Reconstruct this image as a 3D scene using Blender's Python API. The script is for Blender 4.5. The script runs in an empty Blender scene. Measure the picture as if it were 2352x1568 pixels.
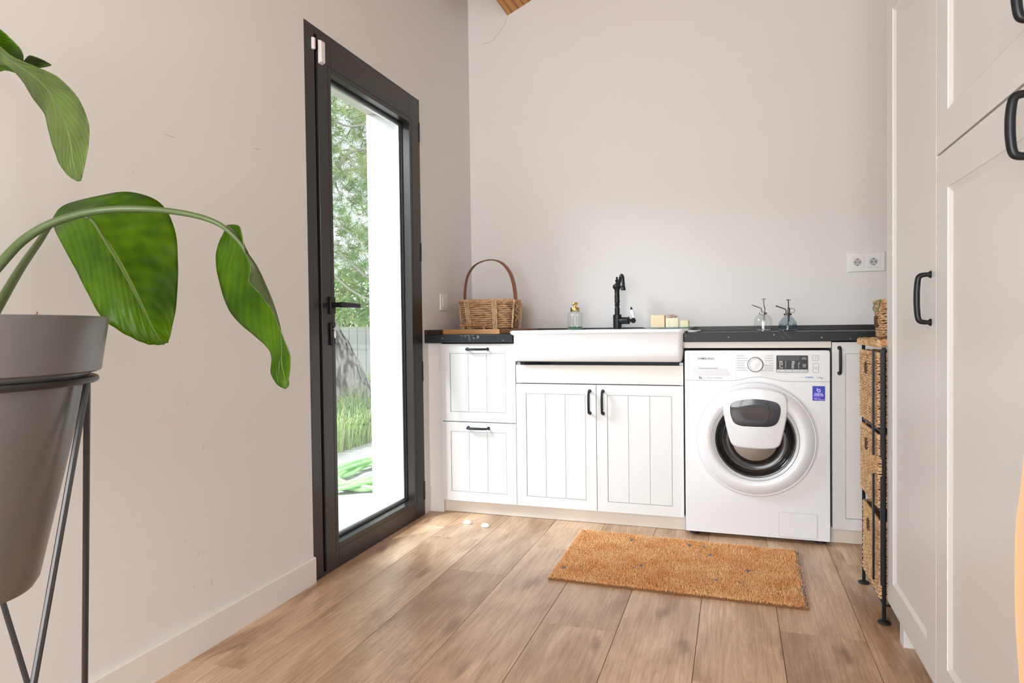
import bpy, math, random
import numpy as np
from mathutils import Vector, Matrix, Euler
random.seed(4)
SC = bpy.context.scene
COL = SC.collection
PI = math.pi

# ------------------------------------------------------------------ camera
FPX = 1530.3
YAW, PIT, ROL = .3224, .0209, -.0126
CAM = np.array([1.4222, -3.1036, .945])
_F = np.array([-math.sin(YAW), math.cos(YAW), 0.]); _R = np.array([math.cos(YAW), math.sin(YAW), 0.]); _U = np.array([0, 0, 1.])
F2 = _F*math.cos(PIT)-_U*math.sin(PIT); _U2 = _U*math.cos(PIT)+_F*math.sin(PIT)
R3 = _R*math.cos(ROL)+_U2*math.sin(ROL); U3 = _U2*math.cos(ROL)-_R*math.sin(ROL)
cam_d = bpy.data.cameras.new('camera'); cam = bpy.data.objects.new('camera', cam_d); COL.objects.link(cam)
cam_d.sensor_width = 36; cam_d.lens = FPX/2352*36; cam_d.clip_start = .02; cam_d.clip_end = 200
m = Matrix.Identity(4)
for i in range(3):
    m[i][0] = R3[i]; m[i][1] = U3[i]; m[i][2] = -F2[i]; m[i][3] = CAM[i]
cam.matrix_world = m
SC.camera = cam
def ray(x, y): return F2+R3*(x-1176)/FPX-U3*(y-784)/FPX
def at(x, y, d):                       # a measured picture point at a real depth (metres along the view axis)
    return CAM+ray(x, y)*d
def on(x, y, ax, v):                   # the same on a known plane of the room
    r = ray(x, y); return CAM+r*(v-CAM[ax])/r[ax]

# ------------------------------------------------------------------ world, sun, daylight, exposure
SC.view_settings.view_transform = 'Standard'; SC.view_settings.look = 'None'
SC.view_settings.exposure = 0.0; SC.view_settings.gamma = 1.0; SC.view_settings.use_curve_mapping = False
W = bpy.data.worlds.new('sky'); SC.world = W; W.use_nodes = True
wn = W.node_tree.nodes; wl_ = W.node_tree.links; wn.clear()
wo = wn.new('ShaderNodeOutputWorld'); bg = wn.new('ShaderNodeBackground')
tc = wn.new('ShaderNodeTexCoord'); sp = wn.new('ShaderNodeSeparateXYZ'); rp = wn.new('ShaderNodeValToRGB')
wl_.new(tc.outputs['Generated'], sp.inputs[0]); wl_.new(sp.outputs['Z'], rp.inputs[0]); wl_.new(rp.outputs[0], bg.inputs[0]); wl_.new(bg.outputs[0], wo.inputs[0])
rp.color_ramp.elements[0].position = 0.0; rp.color_ramp.elements[0].color = (.93, .96, 1, 1)
rp.color_ramp.elements[1].position = 0.8; rp.color_ramp.elements[1].color = (.74, .86, 1, 1)
bg.inputs[1].default_value = 2.0
sd = bpy.data.lights.new('sun', 'SUN'); sun = bpy.data.objects.new('sun', sd); COL.objects.link(sun)
sd.energy = 4.5; sd.angle = math.radians(.8); sd.color = (1, .96, .9)
sun.rotation_euler = Vector((1, 1.6, -3.5)).to_track_quat('-Z', 'Y').to_euler()
sun.location = (-6, -8, 12)
def area(name, loc, direction, sx, sy, e, col, spread=180):
    d = bpy.data.lights.new(name, 'AREA'); o = bpy.data.objects.new(name, d); COL.objects.link(o)
    d.shape = 'RECTANGLE'; d.size = sx; d.size_y = sy; d.energy = e; d.color = col
    o.location = loc; o.rotation_euler = Vector(direction).to_track_quat('-Z', 'Y').to_euler()
    d.spread = math.radians(spread)
    return o
# daylight of the big rear opening and of the door
area('daylight_rear', (.78, -5.38, 1.35), (.12, 1, 0), 1.6, 2.3, 150, (.99, .985, 1))
area('daylight_door', (-2.25, -1.85, 2.95), (1, .70, -.85), 2.1, 1.3, 120, (.80, .89, 1), spread=95)

# ------------------------------------------------------------------ materials
M = {}
def mat(name, col=(.8, .8, .8), rough=.5, metal=0., **k):
    m = bpy.data.materials.new(name); m.use_nodes = True
    b = m.node_tree.nodes['Principled BSDF']
    b.inputs['Base Color'].default_value = (*col, 1); b.inputs['Roughness'].default_value = rough; b.inputs['Metallic'].default_value = metal
    for kk, v in k.items(): b.inputs[kk.replace('_', ' ')].default_value = v
    M[name] = m; return m
def nt(m): return m.node_tree.nodes, m.node_tree.links, m.node_tree.nodes['Principled BSDF']
def noise_bump(m, scale=200, strength=.1, dist=.001, detail=3, coord='Object', stretch=(1, 1, 1)):
    n, l, b = nt(m)
    t = n.new('ShaderNodeTexCoord'); mp = n.new('ShaderNodeMapping'); mp.inputs['Scale'].default_value = stretch
    x = n.new('ShaderNodeTexNoise'); x.inputs['Scale'].default_value = scale; x.inputs['Detail'].default_value = detail
    u = n.new('ShaderNodeBump'); u.inputs['Strength'].default_value = strength; u.inputs['Distance'].default_value = dist
    l.new(t.outputs[coord], mp.inputs[0]); l.new(mp.outputs[0], x.inputs[0]); l.new(x.outputs['Fac'], u.inputs['Height']); l.new(u.outputs[0], b.inputs['Normal'])
    return x
def noise_col(m, c1, c2, scale=8, detail=4, stretch=(1, 1, 1), lo=.35, hi=.65, coord='Object', dist=0., rnd=False):
    n, l, b = nt(m)
    t = n.new('ShaderNodeTexCoord'); mp = n.new('ShaderNodeMapping'); mp.inputs['Scale'].default_value = stretch
    x = n.new('ShaderNodeTexNoise'); x.inputs['Scale'].default_value = scale; x.inputs['Detail'].default_value = detail; x.inputs['Distortion'].default_value = dist
    r = n.new('ShaderNodeValToRGB'); e = r.color_ramp.elements
    e[0].position = lo; e[0].color = (*c1, 1); e[1].position = hi; e[1].color = (*c2, 1)
    l.new(t.outputs[coord], mp.inputs[0])
    if rnd:
        oi = n.new('ShaderNodeObjectInfo'); mu = n.new('ShaderNodeVectorMath'); mu.operation = 'SCALE'; mu.inputs['Scale'].default_value = 37.
        cb = n.new('ShaderNodeCombineXYZ'); ad = n.new('ShaderNodeVectorMath'); ad.operation = 'ADD'
        for i in range(3): l.new(oi.outputs['Random'], cb.inputs[i])
        l.new(cb.outputs[0], mu.inputs[0]); l.new(mp.outputs[0], ad.inputs[0]); l.new(mu.outputs[0], ad.inputs[1]); l.new(ad.outputs[0], x.inputs[0])
    else: l.new(mp.outputs[0], x.inputs[0])
    l.new(x.outputs['Fac'], r.inputs[0]); l.new(r.outputs[0], b.inputs['Base Color'])
    return r
mat('wall', (.79, .775, .765), .8); noise_bump(M['wall'], 90, .12, .0008)
mat('ceiling_paint', (.6, .32, .13), .7)
mat('white_trim', (.80, .78, .75), .4)
mat('cabinet_white', (.715, .72, .72), .38)
mat('cabinet_cream', (.73, .71, .67), .4)
mat('plinth_white', (.74, .68, .61), .45)
mat('appliance_white', (.77, .785, .81), .22)
mat('appliance_grey', (.62, .63, .65), .35)
mat('ceramic', (.79, .80, .82), .08, Coat_Weight=.4)
mat('black_metal', (.02, .021, .024), .36, .6)
mat('door_metal', (.045, .041, .039), .3, .6)
mat('rubber', (.012, .012, .012), .6)
mat('chrome', (.75, .76, .78), .15, 1.)
mat('gold', (.72, .52, .2), .25, 1.)
mat('dark_bronze', (.09, .075, .06), .35, .9)
mat('silver_pump', (.35, .34, .34), .3, .9)
mat('ink', (.05, .05, .055), .5)
mat('ink_grey', (.25, .25, .26), .5)
mat('ink_blue', (.08, .3, .55), .5)
mat('display_black', (.012, .012, .013), .15)
mat('display_text', (.75, .76, .78), .5)
mat('sticker_blue', (.06, .02, .45), .2, .3)
noise_col(M['sticker_blue'], (.09, .015, .5), (.01, .12, .4), scale=14, lo=.35, hi=.7)
mat('sticker_text', (.55, .5, 1), .3)
mat('plastic_white', (.85, .84, .83), .35)
mat('sensor_white', (.83, .77, .76), .4)
mat('socket_grey', (.5, .51, .52), .4)
mat('exterior_plaster', (.6, .58, .54), .9); noise_bump(M['exterior_plaster'], 140, .6, .003)
mat('sill_stone', (.85, .84, .82), .5)
mat('paving', (.5, .49, .48), .8); noise_col(M['paving'], (.40, .39, .385), (.55, .54, .53), scale=4, detail=8, stretch=(1, 6, 1))
mat('soil_ground', (.25, .2, .13), .95); noise_col(M['soil_ground'], (.22, .19, .1), (.33, .33, .16), scale=6, detail=6)
mat('fence_grey', (.36, .37, .38), .8)
mat('grass_green', (.3, .45, .13), .7, Subsurface_Weight=0.)
mat('needle_green', (.17, .3, .09), .6)
mat('needle_pale', (.36, .44, .16), .6)
mat('hose_green', (.3, .6, .22), .4)
mat('bark', (.3, .26, .23), .95)
noise_col(M['bark'], (.1, .085, .075), (.5, .45, .42), scale=22, detail=8, stretch=(1, 1, .25), lo=.4, hi=.6, dist=.6); noise_bump(M['bark'], 14, 1., .04, 6, stretch=(1, 1, .3))
mat('branch_grey', (.45, .43, .41), .9)
mat('pot_grey', (.16, .155, .153), .3, .25); noise_bump(M['pot_grey'], 30, .03, .001)
mat('stand_metal', (.055, .053, .052), .32, .7)
mat('soil', (.05, .035, .025), 1.)
mat('stem_green', (.085, .13, .045), .45)
mat('worktop_black', (.02, .022, .027), .45, Specular_IOR_Level=.3)
mat('upstand_black', (.018, .015, .014), .4)
mat('tray_wood', (.33, .14, .055), .35); noise_col(M['tray_wood'], (.24, .09, .035), (.42, .2, .08), scale=12, stretch=(.3, 3, 3))
mat('tray_edge', (.66, .36, .14), .35); noise_col(M['tray_edge'], (.56, .27, .1), (.72, .4, .17), scale=10, stretch=(.5, 3, 3))
mat('tray_handle', (.48, .24, .12), .3)
mat('strap_brown', (.25, .1, .045), .4)
mat('wicker', (.5, .28, .13), .5); noise_col(M['wicker'], (.45, .23, .11), (.72, .46, .27), scale=30, stretch=(1, 1, 2))
mat('wicker_pale', (.6, .4, .22), .5); noise_col(M['wicker_pale'], (.45, .26, .12), (.7, .5, .3), scale=60)
mat('seagrass', (.6, .4, .22), .7); noise_col(M['seagrass'], (.42, .23, .1), (.76, .53, .31), scale=55, detail=3)
mat('basket_dark', (.09, .045, .02), .9)
mat('soap_tan', (.78, .6, .4), .6); mat('soap_cream', (.83, .74, .55), .6); mat('soap_green', (.72, .68, .42), .55)
mat('flower_brown', (.4, .24, .17), .7); noise_col(M['flower_brown'], (.28, .13, .1), (.75, .6, .5), scale=120)
mat('liquid_green', (.03, .15, .05), .2)
mat('green_cord', (.02, .2, .1), .5)
mat('coir', (.62, .31, .12), .95); noise_col(M['coir'], (.86, .43, .17), (.97, .62, .31), scale=9, detail=8, coord='Object')
mat('coir_base', (.2, .09, .035), .95)
mat('knotty_pine', (.75, .5, .3), .6); noise_col(M['knotty_pine'], (.13, .07, .045), (.56, .33, .19), scale=13, detail=3, lo=.33, hi=.42, stretch=(1, 1, .45))
mat('cup_clear', (.85, .85, .85), .25)
mat('dark_gasket', (.03, .03, .033), .35)
mat('drum_steel', (.2, .17, .145), .35, .8)
mat('beam_wood', (.55, .25, .06), .5)
n, l, b = nt(M['beam_wood'])
t = n.new('ShaderNodeTexCoord'); mp = n.new('ShaderNodeMapping'); mp.inputs['Scale'].default_value = (1, .12, 1); wv = n.new('ShaderNodeTexWave')
wv.inputs['Scale'].default_value = 9; wv.inputs['Distortion'].default_value = 5; wv.inputs['Detail'].default_value = 2
r = n.new('ShaderNodeValToRGB'); r.color_ramp.elements[0].color = (.36, .13, .025, 1); r.color_ramp.elements[1].color = (.6, .29, .07, 1); r.color_ramp.elements[1].position = .5
l.new(t.outputs['Object'], mp.inputs[0]); l.new(mp.outputs[0], wv.inputs[0]); l.new(wv.outputs[0], r.inputs[0]); l.new(r.outputs[0], b.inputs['Base Color'])

# worktop: black laminate with sparse pale veins and flecks
n, l, b = nt(M['worktop_black'])
t = n.new('ShaderNodeTexCoord')
x = n.new('ShaderNodeTexNoise'); x.inputs['Scale'].default_value = 7; x.inputs['Detail'].default_value = 5; x.inputs['Distortion'].default_value = 1.4
r = n.new('ShaderNodeValToRGB'); e = r.color_ramp.elements
e[0].position = .492; e[0].color = (0, 0, 0, 1); e[1].position = .5; e[1].color = (1, 1, 1, 1); q = e.new(.508); q.color = (0, 0, 0, 1)
x2 = n.new('ShaderNodeTexNoise'); x2.inputs['Scale'].default_value = 13; r2 = n.new('ShaderNodeValToRGB'); r2.color_ramp.elements[0].position = .55; r2.color_ramp.elements[1].position = .68
v = n.new('ShaderNodeTexVoronoi'); v.inputs['Scale'].default_value = 22; r3 = n.new('ShaderNodeValToRGB'); r3.color_ramp.elements[0].position = .05; r3.color_ramp.elements[0].color = (1, 1, 1, 1); r3.color_ramp.elements[1].position = .09; r3.color_ramp.elements[1].color = (0, 0, 0, 1)
mu = n.new('ShaderNodeMath'); mu.operation = 'MULTIPLY'; mx = n.new('ShaderNodeMath'); mx.operation = 'MAXIMUM'
mi = n.new('ShaderNodeMix'); mi.data_type = 'RGBA'; mi.inputs[6].default_value = (.013, .015, .019, 1); mi.inputs[7].default_value = (.3, .3, .3, 1)
for a_ in (x, x2, v): l.new(t.outputs['Object'], a_.inputs['Vector'])
l.new(x.outputs['Fac'], r.inputs[0]); l.new(x2.outputs['Fac'], r2.inputs[0]); l.new(v.outputs['Distance'], r3.inputs[0])
l.new(r.outputs[0], mu.inputs[0]); l.new(r2.outputs[0], mu.inputs[1]); l.new(mu.outputs[0], mx.inputs[0]); l.new(r3.outputs[0], mx.inputs[1]); l.new(mx.outputs[0], mi.inputs[0]); l.new(mi.outputs[2], b.inputs['Base Color'])

# oak floor planks: own offset of the grain per plank
def wood_floor():
    m = mat('oak_plank', (.5, .3, .17), .36, Coat_Weight=.4, Coat_Roughness=.27); n, l, b = nt(m)
    t = n.new('ShaderNodeTexCoord'); oi = n.new('ShaderNodeObjectInfo')
    cb = n.new('ShaderNodeCombineXYZ'); sc_ = n.new('ShaderNodeVectorMath'); sc_.operation = 'SCALE'; sc_.inputs['Scale'].default_value = 53.
    ad = n.new('ShaderNodeVectorMath'); ad.operation = 'ADD'
    for i in range(3): l.new(oi.outputs['Random'], cb.inputs[i])
    l.new(cb.outputs[0], sc_.inputs[0]); l.new(t.outputs['Object'], ad.inputs[0]); l.new(sc_.outputs[0], ad.inputs[1])
    def noise(scale, stretch, det, dist=0.):
        mp = n.new('ShaderNodeMapping'); mp.inputs['Scale'].default_value = stretch; x = n.new('ShaderNodeTexNoise')
        x.inputs['Scale'].default_value = scale; x.inputs['Detail'].default_value = det; x.inputs['Distortion'].default_value = dist
        l.new(ad.outputs[0], mp.inputs[0]); l.new(mp.outputs[0], x.inputs[0]); return x
    big = noise(3.0, (2.2, .7, 1), 6, 1.1); grain = noise(30, (4.5, .16, 1), 7, .4); fine = noise(130, (4, .10, 1), 3)
    cath = noise(5, (3.2, .35, 1), 2, 1.2)
    def ramp(src, a, ca, c, cc):
        r = n.new('ShaderNodeValToRGB'); e = r.color_ramp.elements; e[0].position = a; e[0].color = (*ca, 1); e[1].position = c; e[1].color = (*cc, 1); l.new(src, r.inputs[0]); return r
    def mixc(fac, A, B, mode='MULTIPLY'):
        q = n.new('ShaderNodeMix'); q.data_type = 'RGBA'; q.blend_type = mode
        if isinstance(fac, float): q.inputs[0].default_value = fac
        else: l.new(fac, q.inputs[0])
        l.new(A, q.inputs[6]); l.new(B, q.inputs[7]); return q.outputs[2]
    base = ramp(big.outputs['Fac'], .3, (.47, .29, .17), .7, (.83, .60, .41))
    g = ramp(grain.outputs['Fac'], .34, (.84, .79, .75), .6, (1.03, 1.03, 1.03))
    f = ramp(fine.outputs['Fac'], .4, (.94, .93, .92), .6, (1.02, 1.02, 1.02))
    wm = n.new('ShaderNodeMath'); wm.operation = 'MULTIPLY'; wm.inputs[1].default_value = 16.
    fr = n.new('ShaderNodeMath'); fr.operation = 'SINE'; l.new(cath.outputs['Fac'], wm.inputs[0]); wm2 = n.new('ShaderNodeMath'); wm2.operation = 'MULTIPLY'; wm2.inputs[1].default_value = 4.
    l.new(wm.outputs[0], wm2.inputs[0]); l.new(wm2.outputs[0], fr.inputs[0])
    ring = ramp(fr.outputs[0], 0., (.93, .9, .88), .7, (1.0, 1.0, 1.0))
    # knots
    mp = n.new('ShaderNodeMapping'); mp.inputs['Scale'].default_value = (3.6, 1.05, 1); v = n.new('ShaderNodeTexVoronoi'); v.inputs['Scale'].default_value = 1.45; v.voronoi_dimensions = '2D'
    dn = n.new('ShaderNodeVectorMath'); dn.operation = 'ADD'; dsc = n.new('ShaderNodeVectorMath'); dsc.operation = 'SCALE'; dsc.inputs['Scale'].default_value = .16
    l.new(big.outputs['Color'], dsc.inputs[0]); l.new(ad.outputs[0], dn.inputs[0]); l.new(dsc.outputs[0], dn.inputs[1])
    l.new(dn.outputs[0], mp.inputs[0]); l.new(mp.outputs[0], v.inputs['Vector'])
    k = ramp(v.outputs['Distance'], .02, (.45, .36, .31), .14, (1, 1, 1)); k.color_ramp.interpolation = 'EASE'
    tone = ramp(oi.outputs['Random'], 0., (.80, .77, .75), 1., (1.08, 1.09, 1.1))
    c = mixc(1., base.outputs[0], g.outputs[0]); c = mixc(1., c, f.outputs[0]); c = mixc(1., c, ring.outputs[0]); c = mixc(.7, c, k.outputs[0]); c = mixc(1., c, tone.outputs[0])
    l.new(c, b.inputs['Base Color'])
    u = n.new('ShaderNodeBump'); u.inputs['Strength'].default_value = .12; u.inputs['Distance'].default_value = .001
    l.new(grain.outputs['Fac'], u.inputs['Height']); l.new(u.outputs[0], b.inputs['Normal'])
    rr_ = ramp(grain.outputs['Fac'], .3, (.5, .5, .5), .7, (.36, .36, .36)); l.new(rr_.outputs[0], b.inputs['Roughness'])
wood_floor()
mat('floor_base', (.1, .055, .03), .9)

def thin_glass(name, tint=(1, 1, 1), f=.1, rough=0.):
    m = bpy.data.materials.new(name); m.use_nodes = True; n = m.node_tree.nodes; l = m.node_tree.links; n.clear()
    o = n.new('ShaderNodeOutputMaterial'); tr = n.new('ShaderNodeBsdfTransparent'); gl = n.new('ShaderNodeBsdfGlossy'); mx = n.new('ShaderNodeMixShader'); fr = n.new('ShaderNodeLayerWeight')
    fr.inputs['Blend'].default_value = .5; pw = n.new('ShaderNodeMath'); pw.operation = 'POWER'; pw.inputs[1].default_value = 5.
    ma = n.new('ShaderNodeMath'); ma.operation = 'MULTIPLY_ADD'; ma.inputs[1].default_value = 1-f*.35; ma.inputs[2].default_value = f*.35
    l.new(fr.outputs['Facing'], pw.inputs[0]); l.new(pw.outputs[0], ma.inputs[0]); tr.inputs[0].default_value = (*tint, 1); gl.inputs['Roughness'].default_value = rough
    l.new(ma.outputs[0], mx.inputs[0]); l.new(tr.outputs[0], mx.inputs[1]); l.new(gl.outputs[0], mx.inputs[2]); l.new(mx.outputs[0], o.inputs[0]); M[name] = m
thin_glass('pane_glass', (.96, .98, .97), .12)
thin_glass('bottle_glass', (.93, .95, .95), .2, .03)
thin_glass('bottle_blue', (.72, .8, .83), .15, .03)
thin_glass('dish_glass', (.75, .88, .83), .3, .03)
thin_glass('clear_plastic', (.85, .85, .86), .45, .2)
# leaf: translucent
def leaf_mat(name, top, lightc, tr=.35):
    m = bpy.data.materials.new(name); m.use_nodes = True; n = m.node_tree.nodes; l = m.node_tree.links
    b = n['Principled BSDF']; o = n['Material Output']; b.inputs['Roughness'].default_value = .36; b.inputs['Specular IOR Level'].default_value = .3
    t = n.new('ShaderNodeTexCoord'); mp = n.new('ShaderNodeMapping'); x = n.new('ShaderNodeTexNoise'); x.inputs['Scale'].default_value = 9; x.inputs['Detail'].default_value = 3
    mp.inputs['Scale'].default_value = (1, 2.2, 1)
    uv = n.new('ShaderNodeUVMap'); sp = n.new('ShaderNodeSeparateXYZ'); l.new(uv.outputs[0], sp.inputs[0])
    # lateral veins follow v - |u| in the leaf's own uv
    ab = n.new('ShaderNodeMath'); ab.operation = 'ABSOLUTE'; l.new(sp.outputs[0], ab.inputs[0])
    ms = n.new('ShaderNodeMath'); ms.operation = 'MULTIPLY_ADD'; ms.inputs[1].default_value = -.28; l.new(ab.outputs[0], ms.inputs[0]); l.new(sp.outputs[1], ms.inputs[2])
    mm = n.new('ShaderNodeMath'); mm.operation = 'MULTIPLY'; mm.inputs[1].default_value = 95; l.new(ms.outputs[0], mm.inputs[0])
    si = n.new('ShaderNodeMath'); si.operation = 'SINE'; l.new(mm.outputs[0], si.inputs[0])
    l.new(t.outputs['Object'], mp.inputs[0]); l.new(mp.outputs[0], x.inputs[0])
    sm = n.new('ShaderNodeMath'); sm.operation = 'MULTIPLY_ADD'; sm.inputs[1].default_value = .035; l.new(si.outputs[0], sm.inputs[0]); l.new(x.outputs['Fac'], sm.inputs[2])
    r = n.new('ShaderNodeValToRGB'); e = r.color_ramp.elements; e[0].position = .36; e[0].color = (*top, 1); e[1].position = .68; e[1].color = (*lightc, 1)
    l.new(sm.outputs[0], r.inputs[0])
    rib = n.new('ShaderNodeValToRGB'); rib.color_ramp.elements[0].position = .012; rib.color_ramp.elements[0].color = (1, 1, 1, 1); rib.color_ramp.elements[1].position = .045; rib.color_ramp.elements[1].color = (0, 0, 0, 1)
    l.new(ab.outputs[0], rib.inputs[0])
    mx0 = n.new('ShaderNodeMix'); mx0.data_type = 'RGBA'; l.new(rib.outputs[0], mx0.inputs[0]); l.new(r.outputs[0], mx0.inputs[6]); mx0.inputs[7].default_value = (.3, .42, .1, 1)
    l.new(mx0.outputs[2], b.inputs['Base Color'])
    tl = n.new('ShaderNodeBsdfTranslucent'); mx = n.new('ShaderNodeMixShader'); mx.inputs[0].default_value = tr
    g = n.new('ShaderNodeMix'); g.data_type = 'RGBA'; g.blend_type = 'MULTIPLY'; g.inputs[0].default_value = 1.; l.new(mx0.outputs[2], g.inputs[6]); g.inputs[7].default_value = (2., 2.2, .55, 1)
    l.new(g.outputs[2], tl.inputs[0]); l.new(b.outputs[0], mx.inputs[1]); l.new(tl.outputs[0], mx.inputs[2]); l.new(mx.outputs[0], o.inputs[0])
    u = n.new('ShaderNodeBump'); u.inputs['Strength'].default_value = .25; u.inputs['Distance'].default_value = .0015; l.new(si.outputs[0], u.inputs['Height']); l.new(u.outputs[0], b.inputs['Normal'])
    M[name] = m
leaf_mat('leaf_green', (.035, .095, .002), (.10, .21, .003))
leaf_mat('leaf_under', (.10, .15, .04), (.19, .27, .09), .3)
leaf_mat('leaf_dull', (.08, .11, .03), (.15, .22, .05))

# ------------------------------------------------------------------ mesh helpers
class MB:
    def __init__(s): s.v = []; s.f = []; s.uv = None
    def add(s, v, f):
        o = len(s.v); s.v += [tuple(map(float, p)) for p in v]; s.f += [tuple(i+o for i in q) for q in f]; return s
    def box(s, x0, x1, y0, y1, z0, z1):
        x0, x1 = sorted((x0, x1)); y0, y1 = sorted((y0, y1)); z0, z1 = sorted((z0, z1))
        return s.add([(x0, y0, z0), (x1, y0, z0), (x1, y1, z0), (x0, y1, z0), (x0, y0, z1), (x1, y0, z1), (x1, y1, z1), (x0, y1, z1)],
                     [(0, 3, 2, 1), (4, 5, 6, 7), (0, 1, 5, 4), (1, 2, 6, 5), (2, 3, 7, 6), (3, 0, 4, 7)])
    def loft(s, loops, c0=True, c1=True, ring=False):
        n = len(loops[0]); o = len(s.v); v = []; f = []
        for L in loops: v += list(L)
        k = len(loops)
        for i in range(k if ring else k-1):
            a = i*n; b = ((i+1) % k)*n
            for j in range(n):
                j2 = (j+1) % n; f.append((a+j, a+j2, b+j2, b+j))
        if c0 and not ring: f.append(tuple(range(n-1, -1, -1)))
        if c1 and not ring: f.append(tuple((k-1)*n+j for j in range(n)))
        return s.add(v, f)
    def tube(s, pts, r, n=10, closed=False, flat=None, up=None, caps=True):
        P = [np.array(p, float) for p in pts]; k = len(P); R = r if hasattr(r, '__len__') else [r]*k
        loops = []; prev = None
        for i in range(k):
            t = (P[(i+1) % k]-P[i-1]) if closed else (P[min(i+1, k-1)]-P[max(i-1, 0)])
            t = t/(np.linalg.norm(t)+1e-12)
            if prev is None:
                a = np.array(up if up is not None else ((0, 0, 1.) if abs(t[2]) < .9 else (1., 0, 0)), float)
            else: a = prev
            a = a-t*a.dot(t); a /= np.linalg.norm(a)+1e-12; prev = a; b = np.cross(t, a)
            fa, fb = (1, 1) if flat is None else flat
            loops.append([P[i]+(a*math.cos(q)*fa+b*math.sin(q)*fb)*R[i] for q in [2*PI*j/n for j in range(n)]])
        return s.loft(loops, caps, caps, ring=closed)
    def cyl(s, a, b, r, n=20): return s.tube([a, b], r, n)
    def lathe(s, prof, c=(0, 0, 0), axis='z', n=40, caps=True):
        loops = []
        for r, h in prof:
            L = []
            for j in range(n):
                q = 2*PI*j/n; x, y = r*math.cos(q), r*math.sin(q)
                if axis == 'z': L.append((c[0]+x, c[1]+y, c[2]+h))
                elif axis == 'y': L.append((c[0]+x, c[1]-h, c[2]+y))       # h grows towards the room (-Y)
                else: L.append((c[0]+h, c[1]+x, c[2]+y))
            loops.append(L)
        return s.loft(loops, caps, caps)
    def build(s, name, m, parent=None, smooth=True, bevel=0, seg=2, label=None, ang=35):
        V = np.array(s.v); lo, hi = V.min(0), V.max(0)
        org = Vector(((lo[0]+hi[0])/2, (lo[1]+hi[1])/2, lo[2])); 
        me = bpy.data.meshes.new(name); me.from_pydata([tuple(p-np.array(org)) for p in V], [], s.f); me.update()
        o = bpy.data.objects.new(name, me); COL.objects.link(o)
        if isinstance(m, (list, tuple)):
            for q in m: me.materials.append(M[q])
        else: me.materials.append(M[m])
        o.location = org
        if parent is not None:
            o.parent = parent; po = Vector((0, 0, 0)); p = parent
            while p is not None: po += p.location; p = p.parent
            o.location = org-po
        if bevel:
            b = o.modifiers.new('bevel', 'BEVEL'); b.width = bevel; b.segments = seg; b.limit_method = 'ANGLE'; b.angle_limit = math.radians(40); b.harden_normals = False
        if smooth:
            me.polygons.foreach_set('use_smooth', [True]*len(me.polygons)); 
            try: me.set_sharp_from_angle(angle=math.radians(ang))
            except Exception: pass
        if label: o['label'] = label
        return o
def tag(o, label, cat, group=None, kind=None):
    o['label'] = label; o['category'] = cat
    if group: o['group'] = group
    if kind: o['kind'] = kind
    return o
def thing(name, loc, label, cat, group=None):
    o = bpy.data.objects.new(name, None); COL.objects.link(o); o.location = loc; o.empty_display_size = .05
    return tag(o, label, cat, group)
def struct(o, kind='structure'): o['kind'] = kind; return o
def rrect(x0, x1, y0, y1, r, z, n=6):
    L = []
    for cx, cy, a in ((x1-r, y1-r, 0), (x0+r, y1-r, 90), (x0+r, y0+r, 180), (x1-r, y0+r, 270)):
        for j in range(n+1):
            q = math.radians(a+90*j/n); L.append((cx+r*math.cos(q), cy+r*math.sin(q), z))
    return L
def xz(L, y): return [(p[0], y, p[1]) for p in L]
def chaikin(P, k=3, closed=True):
    P = [np.array(p, float) for p in P]
    for _ in range(k):
        Q = []; n = len(P)
        rng = range(n) if closed else range(n-1)
        if not closed: Q.append(P[0])
        for i in rng:
            a, b = P[i], P[(i+1) % n]; Q += [a*.75+b*.25, a*.25+b*.75]
        if not closed: Q.append(P[-1])
        P = Q
    return P
def catmull(P, k=6):
    P = [np.array(p, float) for p in P]; Q = []
    for i in range(len(P)-1):
        p0, p1, p2, p3 = P[max(i-1, 0)], P[i], P[i+1], P[min(i+2, len(P)-1)]
        for j in range(k):
            t = j/k; Q.append(.5*(2*p1+(p2-p0)*t+(2*p0-5*p1+4*p2-p3)*t*t+(3*p1-p0-3*p2+p3)*t**3))
    Q.append(P[-1]); return Q
def text(s, size, loc, m, parent, name='lettering', align='CENTER', facing='y', ext=.0004, bold=0., sx=1.):
    c = bpy.data.curves.new('txt', 'FONT'); c.body = s; c.size = size; c.align_x = align; c.align_y = 'CENTER'; c.extrude = ext; c.offset = bold; c.resolution_u = 3
    o = bpy.data.objects.new('txt', c); me = bpy.data.meshes.new_from_object(o)
    bpy.data.objects.remove(o); bpy.data.curves.remove(c)
    V = np.array([v.co[:] for v in me.vertices]); me.transform(Matrix.Diagonal((sx, 1, 1, 1)))
    if facing == 'y': me.transform(Matrix.Rotation(PI/2, 4, 'X'))
    else: me.transform(Matrix.Rotation(PI/2, 4, 'X')); me.transform(Matrix.Rotation(-PI/2, 4, 'Z'))
    me.name = name; me.materials.clear(); me.materials.append(M[m])
    q = bpy.data.objects.new(name, me); COL.objects.link(q); q.parent = parent
    po = Vector((0, 0, 0)); p = parent
    while p is not None: po += p.location; p = p.parent
    q.location = Vector(loc)-po; return q

# ------------------------------------------------------------------ room shell
WX, WXR, YB, YR = -.08, 2.49, .641, -5.3            # left wall, right wall, back wall, rear wall
DY0, DY1, DZ = -.988, -.04, 2.095                   # door opening
def ceil_z(x): return 2.95+.44*(x-WX)
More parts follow.
